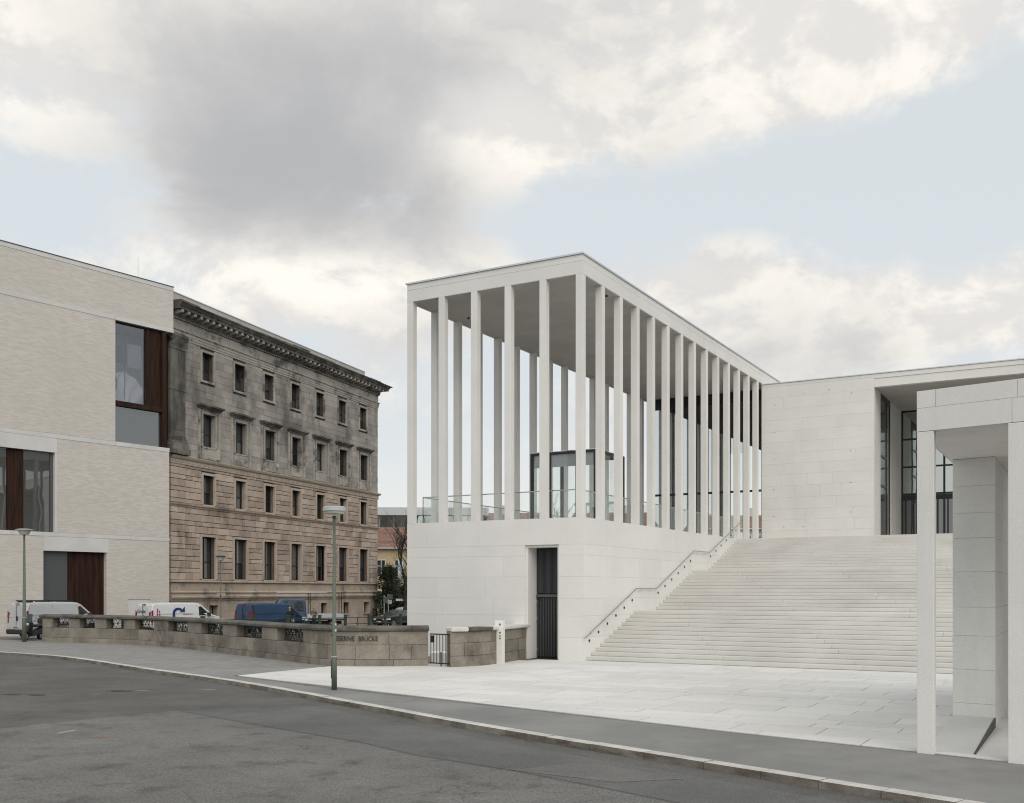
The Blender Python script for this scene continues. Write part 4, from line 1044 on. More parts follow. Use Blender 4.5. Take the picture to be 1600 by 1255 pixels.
while s < PE - .1:
    e = min(s + rb.uniform(1.3, 2.0), PE + .10); mb = MB(); n_ = 4
    prof = [(-.05, 1.19), (-.10, 1.22), (-.11, 1.29), (-.06, 1.345), (.10, 1.375), (.36, 1.375), (.52, 1.345), (.57, 1.29), (.56, 1.22), (.51, 1.19)]
    rows_ = []
    for i in range(n_ + 1):
        d = s + .004 + (e - s - .008) * i / n_
        rows_.append([(wall_path.at(d, o).x + (wall_path.at(.01).x - wall_path.at(.3).x) / .29 * max(0, -d) , wall_path.at(d, o).y + (wall_path.at(.01).y - wall_path.at(.3).y) / .29 * max(0, -d), z) for o, z in prof])
    k = len(prof)
    for r_ in rows_: mb.v += r_
    for i in range(n_):
        for j in range(k): mb.f.append((i * k + j, (i + 1) * k + j, (i + 1) * k + (j + 1) % k, i * k + (j + 1) % k)); mb.m.append(0)
    mb.f.append(tuple(range(k))); mb.f.append(tuple(n_ * k + j for j in reversed(range(k)))); mb.m += [0, 0]
    mb.build('coping_stone', CAPST, par, fix=True); s = e
# scrollwork grilles
for a, b in HOLES:
    mb = MB(); ln = b - a; nx = max(3, round(ln / .27)); zc = .955
    def gp(d, z): p = wall_path.at(a + d, .30); return (p.x, p.y, z)
    for i in range(nx):
        c = (i + .5) * ln / nx; r = min(ln / nx * .46, .125)
        for zz in (zc - .115, zc + .115):
            sp = [(c + r * (1 - .6 * t) * math.cos(q0 + 7.5 * t), zz + .105 * (1 - .6 * t) * math.sin(q0 + 7.5 * t)) for q0 in [(i % 2) * 3.14 + (zz > zc) * 1.5] for t in [j / 11 for j in range(12)]]
            mb.tube([gp(x, z) for x, z in sp], .011, 5)
        mb.tube([gp(c - ln / nx / 2, .735), gp(c, zc), gp(c + ln / nx / 2, 1.18)], .010, 5); mb.tube([gp(c - ln / nx / 2, 1.18), gp(c, zc), gp(c + ln / nx / 2, .735)], .010, 5)
    for z in (.735, zc, 1.175): mb.tube([gp(ln * i / 6, z) for i in range(7)], .014, 5)
    mb.build('grille', BLACK, par)
# carved name
def lettering(text, s0, s1, z, h, parent):
    cu = bpy.data.curves.new('lettering', 'FONT'); cu.body = text; cu.size = 1.0; cu.extrude = .02; cu.align_x = 'LEFT'
    o = bpy.data.objects.new('tmp', cu); col.objects.link(o); dg = bpy.context.evaluated_depsgraph_get()
    me = bpy.data.meshes.new_from_object(o.evaluated_get(dg)); bpy.data.objects.remove(o); bpy.data.curves.remove(cu)
    xs = [v.co.x for v in me.vertices]; ys = [v.co.y for v in me.vertices]; x0, x1, y1 = min(xs), max(xs), max(ys) if 'Ü' not in text else .72
    for v in me.vertices:
        s = s0 + (v.co.x - x0) / (x1 - x0) * (s1 - s0); p = wall_path.at(s, -.006 - .02 * (v.co.z > 0))
        v.co = (p.x, p.y, z + v.co.y / y1 * h)
    me.materials.clear(); me.materials.append(LETTER); return put('carved_lettering', me, parent)
lettering('EISERNE', 24.71, 25.43, .86, .17, par); lettering('BRÜCKE', 25.57, 26.22, .86, .17, par)

# second length of parapet, right of the little gate
w2p = Path([(-2.07, 34.78), (-1.35, 35.15), (-.565, 36.3), (.05, 37.75), (.62, 39.2)], 8)
pw = empty('short_parapet', (0, 0, 0)); tag(pw, 'short sandstone parapet between the iron gate and the podium', 'wall')
for z0, z1, lens in ((-.05, .36, (.45, .9)), (.36, .80, (.4, .8)), (.80, 1.19, (.5, .95))):
    s = 0
    while s < w2p.len - .01:
        e = min(s + rb.uniform(*lens), w2p.len)
        if w2p.len - e < .3: e = w2p.len
        w2p.block(s + .004, e - .004, rb.uniform(-.006, .006), .44, z0 + .004, z1 - .004, n=2).build('stone_block', PARAPET, pw, bevel=.01); s = e
for i, (a, b) in enumerate(((-.0, .62), (.62, 1.9), (1.9, w2p.len - .05))):
    w2p.block(a + .003, b - .003, -.10, .52, 1.19, 1.34 if i == 0 else 1.325, n=4).build('coping_stone', (CAPST, BAND)[i == 0 or i == 2], pw, bevel=.03)
w2p.block(.02, w2p.len - .05, .03, .42, 0, 1.19, n=8).build('wall_core', OLD_JOINT, pw)
# little iron gate
gt = empty('iron_gate', (-2.46, 35.17, 0), math.atan2(34.82 - 35.46, .72)); tag(gt, 'small dark iron bar gate between the two parapet walls', 'gate')
for i in range(7): MB().tube([(-.44 + i * .146, 0, .07), (-.44 + i * .146, 0, 1.10)], .014, 6).build('bar', BLACK, gt)
for z in (.10, 1.09): MB().box(-.46, .46, -.012, .012, z - .02, z + .02).build('rail', BLACK, gt)
box('lock_box', -.44, -.30, -.03, .03, .80, 1.04, BLACK, gt)
MB().tube([(.06, 0, 0), (.06, 0, .5)], .022, 6).build('stop_post', BLACK, gt)
nq = MB(); nq.prism([(-2.9, 36.6), (-1.6, 36.5), (-1.4, 37.4), (-2.9, 38)], -1, .36); tag(nq.build('landing_stage', WHITE), 'low white stone landing edge behind the iron gate', 'landing')
# white service pillar and wall box
sp = empty('service_pillar', (-.43, 36.42, 0), R(-22)); tag(sp, 'slim white service pillar with small black openings beside the short wall', 'pillar')
box('pillar_body', -.145, .145, -.12, .12, -.02, 1.52, PS, sp, .008)
for z, w, h in ((1.35, .05, .07), (1.07, .05, .05), (.96, .05, .04), (.87, .05, .045)): box('pillar_slot', .03, .03 + w, -.126, -.118, z, z + h, BLACK, sp)
wb = empty('wall_socket', (*w2p.at(2.35, -.03).xy, .84), R(-65) + math.pi / 2); tag(wb, 'small black intercom box on the short parapet wall', 'intercom')
box('socket_plate', -.06, .06, -.03, .0, -.07, .09, PLATE, wb); box('socket_lens', -.03, .03, -.045, -.0301, -.05, .02, BLACK, wb)

# ================================================================== street furniture
def lamp(name, x, y, z, h, head, label, steps=((.072, 0), (.072, .88), (.055, .90)), top_r=.036, kind='drum', sticker=True):
    r = empty(name, (x, y, z)); tag(r, label, 'street lamp', 'street lamps')
    prof = [(p, q) for p, q in steps] + [(top_r, h - .2)]
    MB().lathe(prof, 18).build('pole', GREEN, r, smooth=True)
    MB().lathe([(steps[0][0] + .012, steps[1][1] - .03), (steps[0][0] + .012, steps[1][1])], 18).build('collar', LAMPCAP, r)
    R_ = head / 2
    if kind == 'drum':
        MB().lathe([(R_ * .96, h - .075), (R_ * 1.0, h - .065), (R_ * .97, h + .035), (R_ * .93, h + .05), (R_ * .3, h + .06)], 32).build('lamp_cap', LAMPCAP, r, smooth=False)
        MB().lathe([(.05, h - .145), (R_ * .78, h - .14), (R_ * .86, h - .12), (R_ * .88, h - .076)], 32).build('diffuser', DIFF, r)
    else:
        MB().lathe([(R_, h - .02), (R_, h + .015), (R_ * .6, h + .045)], 28).build('lamp_cap', GREEND if kind == 'flat' else LAMPCAP, r)
        MB().lathe([(.05, h - .27), (R_ * .50, h - .24), (R_ * .72, h - .06), (R_ * .72, h - .021)], 24).build('diffuser', DIFF, r)
    MB().lathe([(top_r, h - .26), (.05, h - .22), (.05, h - .19)], 12).build('socket', GREEND, r)
    if sticker:
        box('hatch', -steps[0][0] - .012, -steps[0][0] + .02, -.03, .03, .30, .78, GREEND, r)
        MB().box(.03, .062, -.05, .0, 1.52, 1.58).build('sticker', VANW, r); MB().box(.03, .06, -.05, .0, 1.68, 1.73).build('sticker', VANW, r)
        MB().tube([(-.055, 0, 1.42), (-.075, 0, 1.42)], .025, 8).build('bolt', BLACK, r)
    return r
lamp('street_lamp', -4.63, 26.87, 0, 4.72, .60, 'green street lamp with round head on the plaza edge before the carved wall')
lamp('street_lamp', -24.46, 51.74, 0, 5.62, .84, 'tall green street lamp beside the parked scooter', ((.105, 0), (.105, 1.25), (.085, 1.28)), .045, 'wide', False)
fl = lamp('street_lamp', -17.0, 60.2, -.1, 4.66, .60, 'thin dark street lamp in front of the sandstone house', ((.06, 0), (.06, 1.0), (.045, 1.02)), .03, 'flat', False)
fl.children[0].data.materials[0] = GREEND
sgn = box('parking_disc', -.012, .012, -.13, .13, 2.02, 2.42, PINK, fl)

# railing along the far quay
rl = empty('quay_railing', (0, 0, 0)); tag(rl, 'green iron railing with square posts along the far quay', 'railing')
POSTS = [(-21.0, 55.8), (-19.4, 57.2), (-17.6, 58.7), (-15.5, 62.0), (-14.0, 64.5), (-12.6, 67.6), (-11.4, 70.6), (-10.2, 73.6), (-9.4, 76.4), (-8.55, 79.3), (-7.2, 84.5)]
for x, y in POSTS: 
    f0 = fall(y); MB().box(x - .095, x + .095, y - .095, y + .095, f0 - .3, f0 + 1.14).box(x - .12, x + .12, y - .12, y + .12, f0 + 1.14, f0 + 1.19).build('post', GREEND, rl)
for a, b in zip(POSTS, POSTS[1:]):
    for h in (.98, .55, .12): MB().tube([(*a, fall(a[1]) + h), (*b, fall(b[1]) + h)], .026, 6).build('rail', GREEND, rl)
    m = ((a[0] + b[0]) / 2, (a[1] + b[1]) / 2); MB().tube([(*m, fall(m[1]) - .2), (*m, fall(m[1]) + 1.0)], .028, 6).build('baluster', GREEND, rl)

# ================================================================== vehicles (built lengthwise on x: 0 tail, nose at +x)
def shell(prof, w, nose=.86, tail=.97, belt=1.0, top=1.95, tumble=.86, n=6):
    """closed body from a side profile; half-width shrinks towards roof, nose and tail"""
    xs = [p[0] for p in prof]; x0, x1 = min(xs), max(xs)
    def hw(x, z):
        k = 1.0
        if z > belt: k *= 1 - (1 - tumble) * ((z - belt) / (top - belt)) ** 1.6
        t = (x - x0) / (x1 - x0)
        if t > .80: k *= 1 - (1 - nose) * ((t - .80) / .20) ** 2
        if t < .06: k *= 1 - (1 - tail) * ((.06 - t) / .06)
        if z < .45: k *= .96
        return w * k
    return hw
def body_mesh(prof, hw):
    mb = MB(); n = len(prof)
    for s in (-1, 1):
        for x, z in prof: mb.v.append((x, s * hw(x, z), z))
    for i in range(n): j = (i + 1) % n; mb.f.append((i, j, n + j, n + i)); mb.m.append(0)
    mb.f.append(tuple(range(n))); mb.f.append(tuple(n + i for i in reversed(range(n)))); mb.m += [0, 0]
    return mb
def side_patch(pts, hw, off, s):
    P = [(x, s * (hw(x, z) + off), z) for x, z in pts]; Q = [(x, s * (hw(x, z) - .02), z) for x, z in pts]
    mb = MB(); n = len(P); mb.v += P + Q; mb.f.append(tuple(range(n))); mb.m.append(0)
    for i in range(n): j = (i + 1) % n; mb.f.append((i, n + i, n + j, j)); mb.m.append(0)
    return mb
def wheels(root, xs, w, r, lit=RIM):
    for x in xs:
        for s in (-1, 1):
            t = MB().wheel((0, 0, 0), r, .22, 28).build('wheel', RUB, root, bevel=.03); t.location = (x, s * (w - .12), r)
            rm = MB().wheel((0, 0, 0), r * .66, .02, 24).build('rim', lit, t); rm.location = (0, s * .112, 0)
            for k in range(5):
                q = k * 2 * math.pi / 5; c_, s_ = math.cos(q), math.sin(q)
                hb = MB(); hb.wheel((r * .40 * c_, 0, r * .40 * s_), r * .13, .012, 10).build('rim_hole', BLACK, t).location = (0, s * .124, 0)
VAN = [(0.02, .34), (0.0, .62), (.02, 1.05), (.07, 1.55), (.13, 1.80), (.26, 1.92), (.7, 1.955), (1.8, 1.965), (2.75, 1.945), (3.05, 1.90), (3.25, 1.80), (3.62, 1.47), (3.92, 1.20), (4.20, 1.11), (4.52, 1.02), (4.70, .90), (4.80, .68), (4.82, .42), (4.74, .30)]
def van(name, loc, rz, paint, label, k=1.0, rack=False, two_tone=False):
    r = empty(name, loc, rz); tag(r, label, 'van', 'parked vans'); r.scale = (k, 1, 1)
    W_ = .955; hw = shell(VAN, W_, tumble=.88)
    b = body_mesh(VAN, hw).build('body', paint, r, bevel=.06, seg=2, fix=True)
    for s in (-1, 1):
        side_patch([(3.02, 1.16), (3.02, 1.70), (3.18, 1.72), (3.68, 1.26), (3.70, 1.14)], hw, .006, s).build('cab_window', CARGL, r, fix=True)
        for x in (1.02, 3.80): side_patch([(x + .42 * math.cos(q), max(.26, .34 + .42 * math.sin(q))) for q in [math.pi * i / 10 for i in range(11)]], hw, .004, s).build('wheel_arch', BLACK, r, fix=True)
        for x in (1.5, 2.9): side_patch([(x, .5), (x, 1.78), (x + .012, 1.78), (x + .012, .5)], hw, .003, s).build('panel_gap', TRIMB, r, fix=True)
        side_patch([(.45, .72), (3.0, .72), (3.0, .80), (.45, .80)], hw, .012, s).build('side_moulding', TRIMB, r, fix=True)
        side_patch([(.3, 1.30), (2.85, 1.30), (2.85, 1.315), (.3, 1.315)], hw, .004, s).build('crease', paint, r, fix=True)
        side_patch([(4.05, .84), (4.10, 1.04), (4.42, .98), (4.66, .86), (4.5, .74)], hw, .008, s).build('headlight', CLRL, r, fix=True)
        side_patch([(-.0 + .03, .80), (.06, 1.50), (.15, 1.50), (.14, .80)], hw, .01, s).build('tail_light', REDL, r, fix=True)
        box('tail_light_lens', -.012 + .02, .12, s * W_ * .80 - .07, s * W_ * .80 + .07, .82, 1.42, REDL, r, .02)
        MB().box(3.55, 3.72, s * .92, s * 1.12, 1.12, 1.34).build('wing_mirror', TRIMB, r, bevel=.03)
        MB().box(2.72, 2.86, s * (hw(2.8, 1.0) + .001), s * (hw(2.8, 1.0) + .03), .98, 1.03).build('door_handle', TRIMB, r, fix=True)
    ws = MB(); ws.poly([(3.64, -.70, 1.50), (3.64, .70, 1.50), (3.26, .64, 1.83), (3.26, -.64, 1.83)]); ws2 = MB()
    ws2.hexa([(3.30, -.68, 1.76), (3.92, -.76, 1.21), (3.92, .76, 1.21), (3.30, .68, 1.76), (3.33, -.68, 1.79), (3.95, -.76, 1.24), (3.95, .76, 1.24), (3.33, .68, 1.79)]).build('windscreen', CARGL, r, fix=True)
    MB().box(-.06, .25, -.90, .90, .26, .52).build('rear_bumper', TRIMB, r, bevel=.05); MB().box(4.5, 4.87, -.80, .80, .27, .58).build('front_bumper', TRIMB, r, bevel=.08, seg=2)
    box('number_plate', -.034, -.01, -.26, .26, .58, .70, PLATE, r); box('number_print', -.037, -.0335, -.2, .2, .61, .67, TRIMB, r)
    box('door_gap', -.006, .02, -.006, .006, .55, 1.82, TRIMB, r); box('door_handle', -.028, .0, -.16, -.06, .98, 1.22, TRIMB, r, .02)
    box('brake_light', .05, .12, -.14, .14, 1.84, 1.89, REDL, r)
    for s in (-1, 1): MB().hexa([(-.008 + .03, s * .12, 1.15), (.005, s * .66, 1.15), (.02, s * .66, 1.18), (.05, s * .12, 1.18), (.075, s * .12, 1.70), (.075, s * .60, 1.70), (.10, s * .60, 1.70), (.10, s * .12, 1.70)]).build('door_panel', paint, r, fix=True)
    wheels(r, (1.02, 3.80), W_, .33)
    if rack:
        for s in (-1, 1): MB().tube([(.35, s * .62, 2.03), (2.9, s * .62, 2.03)], .028, 6).build('roof_rail', BLACK, r)
        for x in (.5, 1.5, 2.7): MB().box(x - .04, x + .04, -.68, .68, 1.95, 2.02).build('roof_bar', BLACK, r)
    return r, hw
VD = R(56)
v1, hw = van('parked_van', (-26.15, 54.4, 0), VD, VANG, 'silver white van with roof rack parked left of the wall end', 1.0, True)
v2, hw = van('parked_van', (-22.2, 62.0, -.13), R(50), VANW, 'white van with blue arrow emblem parked behind the parapet', 1.08)
v3, hw = van('parked_van', (-17.35, 66.4, -.22), R(50), VANB, 'dark blue van parked before the sandstone house', 1.0)
# emblem and writing on the white van
ar = [(1.70 + .36 * math.cos(q), 1.30 + .36 * math.sin(q)) for q in [math.pi - math.pi * i / 12 for i in range(13)]]
inn = [(1.70 + .21 * math.cos(q), 1.30 + .21 * math.sin(q)) for q in [math.pi * i / 12 for i in range(13)]]
side_patch([(1.34, 1.02)] + ar[:12] + [(2.06, 1.44), (2.24, 1.44), (2.22, 1.72), (2.10, 1.62)][0:0] + [(1.97, 1.45), (1.86, 1.43)] + inn[2:] + [(1.49, 1.02)], hw, .006, -1).build('arrow_emblem', LOGO, v2, fix=True)
side_patch([(1.80, 1.38), (2.12, 1.38), (2.12, 1.72), (2.02, 1.60), (1.93, 1.50)], hw, .008, -1).build('arrow_head', LOGO, v2, fix=True)
side_patch([(.36, .86), (.40, 1.62), (.45, 1.62), (.41, .86)], hw, .008, -1).build('stripe', PINK, v2, fix=True); side_patch([(.52, .86), (.52, 1.5), (.56, 1.5), (.56, .86)], hw, .008, -1).build('stripe', PINK, v2, fix=True)
def flat_text(text, name, mat, parent, h, fn, tmax):
    cu = bpy.data.curves.new('text', 'FONT'); cu.body = text; cu.size = 1.0; cu.extrude = .004
    o = bpy.data.objects.new('tmp', cu); col.objects.link(o); me = bpy.data.meshes.new_from_object(o.evaluated_get(bpy.context.evaluated_depsgraph_get()))
    bpy.data.objects.remove(o); bpy.data.curves.remove(cu); xs = [v.co.x for v in me.vertices]; w = max(xs) - min(xs)
    for v in me.vertices: v.co = fn((v.co.x - min(xs)) / w * tmax, v.co.y / .72 * h, v.co.z)
    me.materials.clear(); me.materials.append(mat); return put(name, me, parent)
flat_text('Circular', 'door_lettering', LOGO, v2, .20, lambda t, y, e: (-.012 + .055 * (y + .46) / .6 - .02 - e, .62 - t, 1.36 + y), .95)
side_patch([(2.0, 1.24), (2.6, 1.24), (2.6, 1.265), (2.0, 1.265)], hw, .006, -1).build('small_print', GREYPAN, v2, fix=True)
side_patch([(.06, 1.02), (.11, 1.85), (.28, 1.86), (.26, 1.02)], hw, .006, -1).build('tinted_corner', TRIMB, v3, fix=True)

CAR = [(0.02, .34), (0.0, .62), (.08, .92), (.35, 1.00), (.95, 1.36), (1.5, 1.45), (2.2, 1.44), (2.75, 1.30), (3.35, .98), (4.05, .86), (4.40, .70), (4.46, .46), (4.40, .26)]
def car(name, loc, rz, paint, label, k=1.0, kz=1.0):
    r = empty(name, loc, rz); tag(r, label, 'car', 'parked cars'); r.scale = (k, 1, kz)
    hw = shell(CAR, .90, nose=.80, tail=.88, belt=.92, top=1.45, tumble=.72)
    body_mesh(CAR, hw).build('body', paint, r, bevel=.07, seg=3, fix=True)
    for s in (-1, 1):
        side_patch([(.62, .98), (1.0, 1.30), (1.55, 1.385), (1.62, .96)], hw, .004, s).build('side_window', CARGL, r, fix=True)
        side_patch([(1.70, .96), (1.66, 1.385), (2.2, 1.375), (2.66, 1.25), (3.0, 1.02), (2.98, .96)], hw, .004, s).build('side_window', CARGL, r, fix=True)
        for x in (.85, 3.60): side_patch([(x + .40 * math.cos(q), max(.24, .32 + .40 * math.sin(q))) for q in [math.pi * i / 10 for i in range(11)]], hw, .004, s).build('wheel_arch', BLACK, r, fix=True)
        side_patch([(3.92, .62), (3.95, .76), (4.28, .72), (4.38, .62)], hw, .012, s).build('headlight', CLRL, r, fix=True)
        MB().box(4.36, 4.455, s * .40, s * .70, .60, .72).build('headlight', CLRL, r, bevel=.02, fix=True)
        MB().box(2.72, 2.9, s * .86, s * 1.04, .94, 1.08).build('wing_mirror', paint, r, bevel=.03)
        box('tail_light', -.01, .1, s * .6 - .16, s * .6 + .16, .72, .84, REDL, r, .02)
        side_patch([(1.62, .42), (1.62, .94), (1.635, .94), (1.635, .42)], hw, .003, s).build('door_gap', BLACK, r, fix=True)
    MB().hexa([(2.28, -.60, 1.41), (3.22, -.72, 1.02), (3.22, .72, 1.02), (2.28, .60, 1.41), (2.30, -.60, 1.435), (3.24, -.72, 1.05), (3.24, .72, 1.05), (2.30, .60, 1.435)]).build('windscreen', CARGL, r, fix=True)
    MB().hexa([(.40, -.62, 1.01), (1.0, -.58, 1.37), (1.0, .58, 1.37), (.40, .62, 1.01), (.38, -.62, 1.04), (.98, -.58, 1.40), (.98, .58, 1.40), (.38, .62, 1.04)]).build('rear_window', CARGL, r, fix=True)
    MB().box(4.36, 4.47, -.36, .36, .52, .70).build('grille', BLACK, r, bevel=.02); MB().box(4.30, 4.49, -.70, .70, .24, .40).build('bumper_intake', BLACK, r, bevel=.03)
    box('number_plate', 4.475, 4.492, -.26, .26, .42, .52, PLATE, r)
    wheels(r, (.85, 3.60), .90, .32)
    return r
car('parked_car', (-8.6, 91.5, fall(88.5)), R(-128), CARD, 'dark grey saloon car parked at the corner of the sandstone house')
car('parked_car', (-8.6, 99.0, fall(96.5)), R(-126), VANW, 'white car parked behind the dark saloon car', 1.05, 1.22)

# flatbed truck behind the blue van
tk = empty('flatbed_truck', (-13.6, 79.0, fall(77)), R(-164)); tag(tk, 'dark blue crew-cab flatbed truck with a roof rack behind the blue van', 'truck')
TR = [(2.2, .55), (2.18, 1.2), (2.24, 2.15), (2.4, 2.32), (3.9, 2.34), (4.2, 2.26), (4.75, 1.45), (5.45, 1.22), (5.62, .95), (5.62, .5), (5.5, .40)]
thw = shell(TR, .98, nose=.9, belt=1.3, top=2.34, tumble=.86)
body_mesh(TR, thw).build('cab', VANB, tk, bevel=.06, seg=2, fix=True)
for s in (-1, 1):
    side_patch([(2.4, 1.45), (2.42, 2.10), (3.15, 2.14), (3.15, 1.45)], thw, .005, s).build('cab_window', CARGL, tk, fix=True)
    side_patch([(3.28, 1.45), (3.28, 2.14), (4.0, 2.12), (4.48, 1.45)], thw, .005, s).build('cab_window', CARGL, tk, fix=True)
    MB().box(-.6, 2.12, s * .97 - .02, s * .97 + .02, .82, 1.18).build('dropside', VANG, tk)
    for x in (-.45, 1.9): MB().tube([(x, s * .9, 1.18), (x, s * .9, 2.75)], .03, 6).build('rack_post', BLACK, tk)
    MB().tube([(-.45, s * .9, 2.75), (4.0, s * .9, 2.75)], .03, 6).build('rack_rail', BLACK, tk)
    box('tail_light', -.66, -.61, s * .75 - .12, s * .75 + .12, .62, .74, REDL, tk)
for x in (-.45, 1.0, 1.9, 3.0, 4.0): MB().tube([(x, -.9, 2.75), (x, .9, 2.75)], .025, 6).build('rack_bar', BLACK, tk)
for y in (-.4, .1, .3): MB().box(.6, 4.3, y, y + .12, 2.78, 2.84).build('ladder_load', ZINC, tk)
MB().hexa([(4.24, -.78, 2.16), (4.74, -.84, 1.46), (4.74, .84, 1.46), (4.24, .78, 2.16), (4.28, -.78, 2.19), (4.78, -.84, 1.49), (4.78, .84, 1.49), (4.28, .78, 2.19)]).build('windscreen', CARGL, tk, fix=True)
box('load_bed', -.6, 2.12, -.95, .95, .70, .82, TRIMB, tk); box('tailboard', -.64, -.60, -.97, .97, .80, 1.18, VANG, tk); box('chassis', -.5, 5.2, -.4, .4, .38, .62, BLACK, tk)
wheels(tk, (.2, 4.75), .98, .35)

# scooter seen from the front
sc_ = empty('motor_scooter', (-24.62, 53.0, 0), R(-100)); tag(sc_, 'black motor scooter with clear windscreen beside the left lamp post', 'scooter')
for x in (-.62, .62):
    t = MB().wheel((0, 0, 0), .25, .13, 24).build('wheel', RUB, sc_, bevel=.03); t.location = (x, 0, .25); MB().wheel((0, 0, 0), .14, .14, 18).build('rim', RIM, t)
MB().hexa([(.30, -.20, .28), (.62, -.10, .45), (.62, .10, .45), (.30, .20, .28), (.22, -.24, .95), (.42, -.13, 1.0), (.42, .13, 1.0), (.22, .24, .95)]).build('front_fairing', BLACK, sc_, bevel=.06, seg=2)
MB().hexa([(-.75, -.20, .35), (.25, -.20, .22), (.25, .20, .22), (-.75, .20, .35), (-.80, -.17, .72), (.0, -.19, .50), (.0, .19, .50), (-.80, .17, .72)]).build('rear_body', BLACK, sc_, bevel=.05, seg=2)
MB().box(-.75, .02, -.16, .16, .70, .82).build('seat', TRIMB, sc_, bevel=.05, seg=2)
MB().hexa([(.36, -.22, .95), (.40, -.22, .95), (.40, .22, .95), (.36, .22, .95), (.20, -.14, 1.36), (.23, -.14, 1.37), (.23, .14, 1.37), (.20, .14, 1.36)]).build('windscreen', CARGL, sc_)
MB().tube([(.22, -.36, 1.02), (.26, 0, 1.0), (.22, .36, 1.02)], .018, 8).build('handlebar', BLACK, sc_)
for s in (-1, 1): MB().tube([(.24, s * .28, 1.02), (.22, s * .34, 1.18)], .01, 6).build('mirror_stem', BLACK, sc_); MB().box(.19, .22, s * .34 - .06, s * .34 + .06, 1.16, 1.25).build('mirror', STEEL, sc_, bevel=.015)
MB().box(.42, .52, -.10, .10, .78, .92).build('headlight', CLRL, sc_, bevel=.03); MB().hexa([(.36, -.07, .42), (.88, -.07, .34), (.88, .07, .34), (.36, .07, .42), (.36, -.07, .50), (.80, -.07, .52), (.80, .07, .52), (.36, .07, .50)]).build('mudguard', BLACK, sc_, bevel=.02)
MB().box(-1.0, -.62, -.20, .20, .84, 1.14).build('top_case', TRIMB, sc_, bevel=.06, seg=2)

# ================================================================== two people
def person(name, loc, rz, label, top, pose):
    """skin-grown figure, 1.78 m, facing -y"""
    J = {'pelvis': ((0, 0, .96), .150), 'waist': ((0, .01, 1.10), .140), 'chest': ((0, 0, 1.30), .165), 'neckb': ((0, .01, 1.46), .085), 'neck': ((0, 0, 1.53), .055), 'chin': ((0, -.02, 1.60), .070), 'skull': ((0, -.01, 1.69), .095), 'crown': ((0, .0, 1.745), .055), 'nose': ((0, -.105, 1.655), .018)}
    E_ = [('pelvis', 'waist'), ('waist', 'chest'), ('chest', 'neckb'), ('neckb', 'neck'), ('neck', 'chin'), ('chin', 'skull'), ('skull', 'crown'), ('skull', 'nose')]
    for s, sd in ((-1, 'r'), (1, 'l')):
        sh, el, wr, hd = pose[sd]
        J[sd + 'sh'] = ((s * .19, 0, 1.42), .068); J[sd + 'el'] = (el, .047); J[sd + 'wr'] = (wr, .030); J[sd + 'hd'] = (hd, .042)
        dirv = (Vector(hd) - Vector(wr)).normalized(); side = Vector((1, 0, 0)) * s
        E_ += [('chest', sd + 'sh'), (sd + 'sh', sd + 'el'), (sd + 'el', sd + 'wr'), (sd + 'wr', sd + 'hd')]
        for k in range(4):
            q = Vector(hd) + side * (.030 - .02 * k) + dirv * .045; e = q + dirv * (.05 + .008 * (k in (1, 2))) + Vector((0, -.01, -.012))
            J[f'{sd}f{k}'] = (tuple(q), .011); J[f'{sd}t{k}'] = (tuple(e), .008); E_ += [(sd + 'hd', f'{sd}f{k}'), (f'{sd}f{k}', f'{sd}t{k}')]
        q = Vector(hd) - side * .045 + dirv * .01; J[sd + 'th'] = (tuple(q), .013); J[sd + 'tt'] = (tuple(q + dirv * .035 - side * .01), .010); E_ += [(sd + 'hd', sd + 'th'), (sd + 'th', sd + 'tt')]
        J[sd + 'hip'] = ((s * .095, 0, .90), .105); J[sd + 'kn'] = ((s * .11, -.02, .50), .065); J[sd + 'an'] = ((s * .12, .02, .09), .048); J[sd + 'to'] = ((s * .14, -.15, .05), .042)
        E_ += [('pelvis', sd + 'hip'), (sd + 'hip', sd + 'kn'), (sd + 'kn', sd + 'an'), (sd + 'an', sd + 'to')]
    names = list(J); me = bpy.data.meshes.new('tmp'); me.from_pydata([J[k][0] for k in names], [(names.index(a), names.index(b)) for a, b in E_], [])
    o = bpy.data.objects.new('tmp', me); col.objects.link(o); o.modifiers.new('skin', 'SKIN')
    for v, k in zip(me.skin_vertices[0].data, names): v.radius = (J[k][1], J[k][1] * (.72 if k in ('chest', 'waist', 'pelvis') else 1)); v.use_root = (k == 'pelvis')
    o.modifiers.new('sub', 'SUBSURF').levels = 1
    bm_ = bpy.data.meshes.new_from_object(o.evaluated_get(bpy.context.evaluated_depsgraph_get())); bpy.data.objects.remove(o)
    bm_.materials.clear()
    for m in (SKIN, top, TROUS, HAIR, RUB): bm_.materials.append(m)
    hands = [Vector(pose[s][3]) for s in 'rl']
    for p in bm_.polygons:
        c = p.center; i = 1
        if c.z > 1.50: i = 0
        if c.z > 1.70 or (c.z > 1.60 and c.y > .03): i = 3
        if c.z < .97: i = 2
        if c.z < .10: i = 4
        if min((c - h).length for h in hands) < .13 and c.z < 1.5: i = 0
        p.material_index = i; p.use_smooth = True
    bm_.name = 'body'
    r = empty(name, loc, rz); tag(r, label, 'person'); put('body', bm_, r)
    for s in (-1, 1):
        MB().lathe([(.004, -.008), (.011, 0), (.004, .008)], 8).build('eye', BLACK, r, loc=(s * .033, -.098, 1.672)); MB().box(-.008, .008, -.02, .02, -.03, .03).build('ear', SKIN, r, bevel=.006, loc=(s * .092, .0, 1.66))
    MB().box(-.028, .028, -.006, .006, -.006, .006).build('mouth', plain('lips', (.3, .12, .10), .6), r, loc=(0, -.086, 1.607))
    return r
relaxed = lambda s: ((0, 0, 0), (s * .25, .03, 1.15), (s * .24, -.06, .92), (s * .23, -.09, .84))
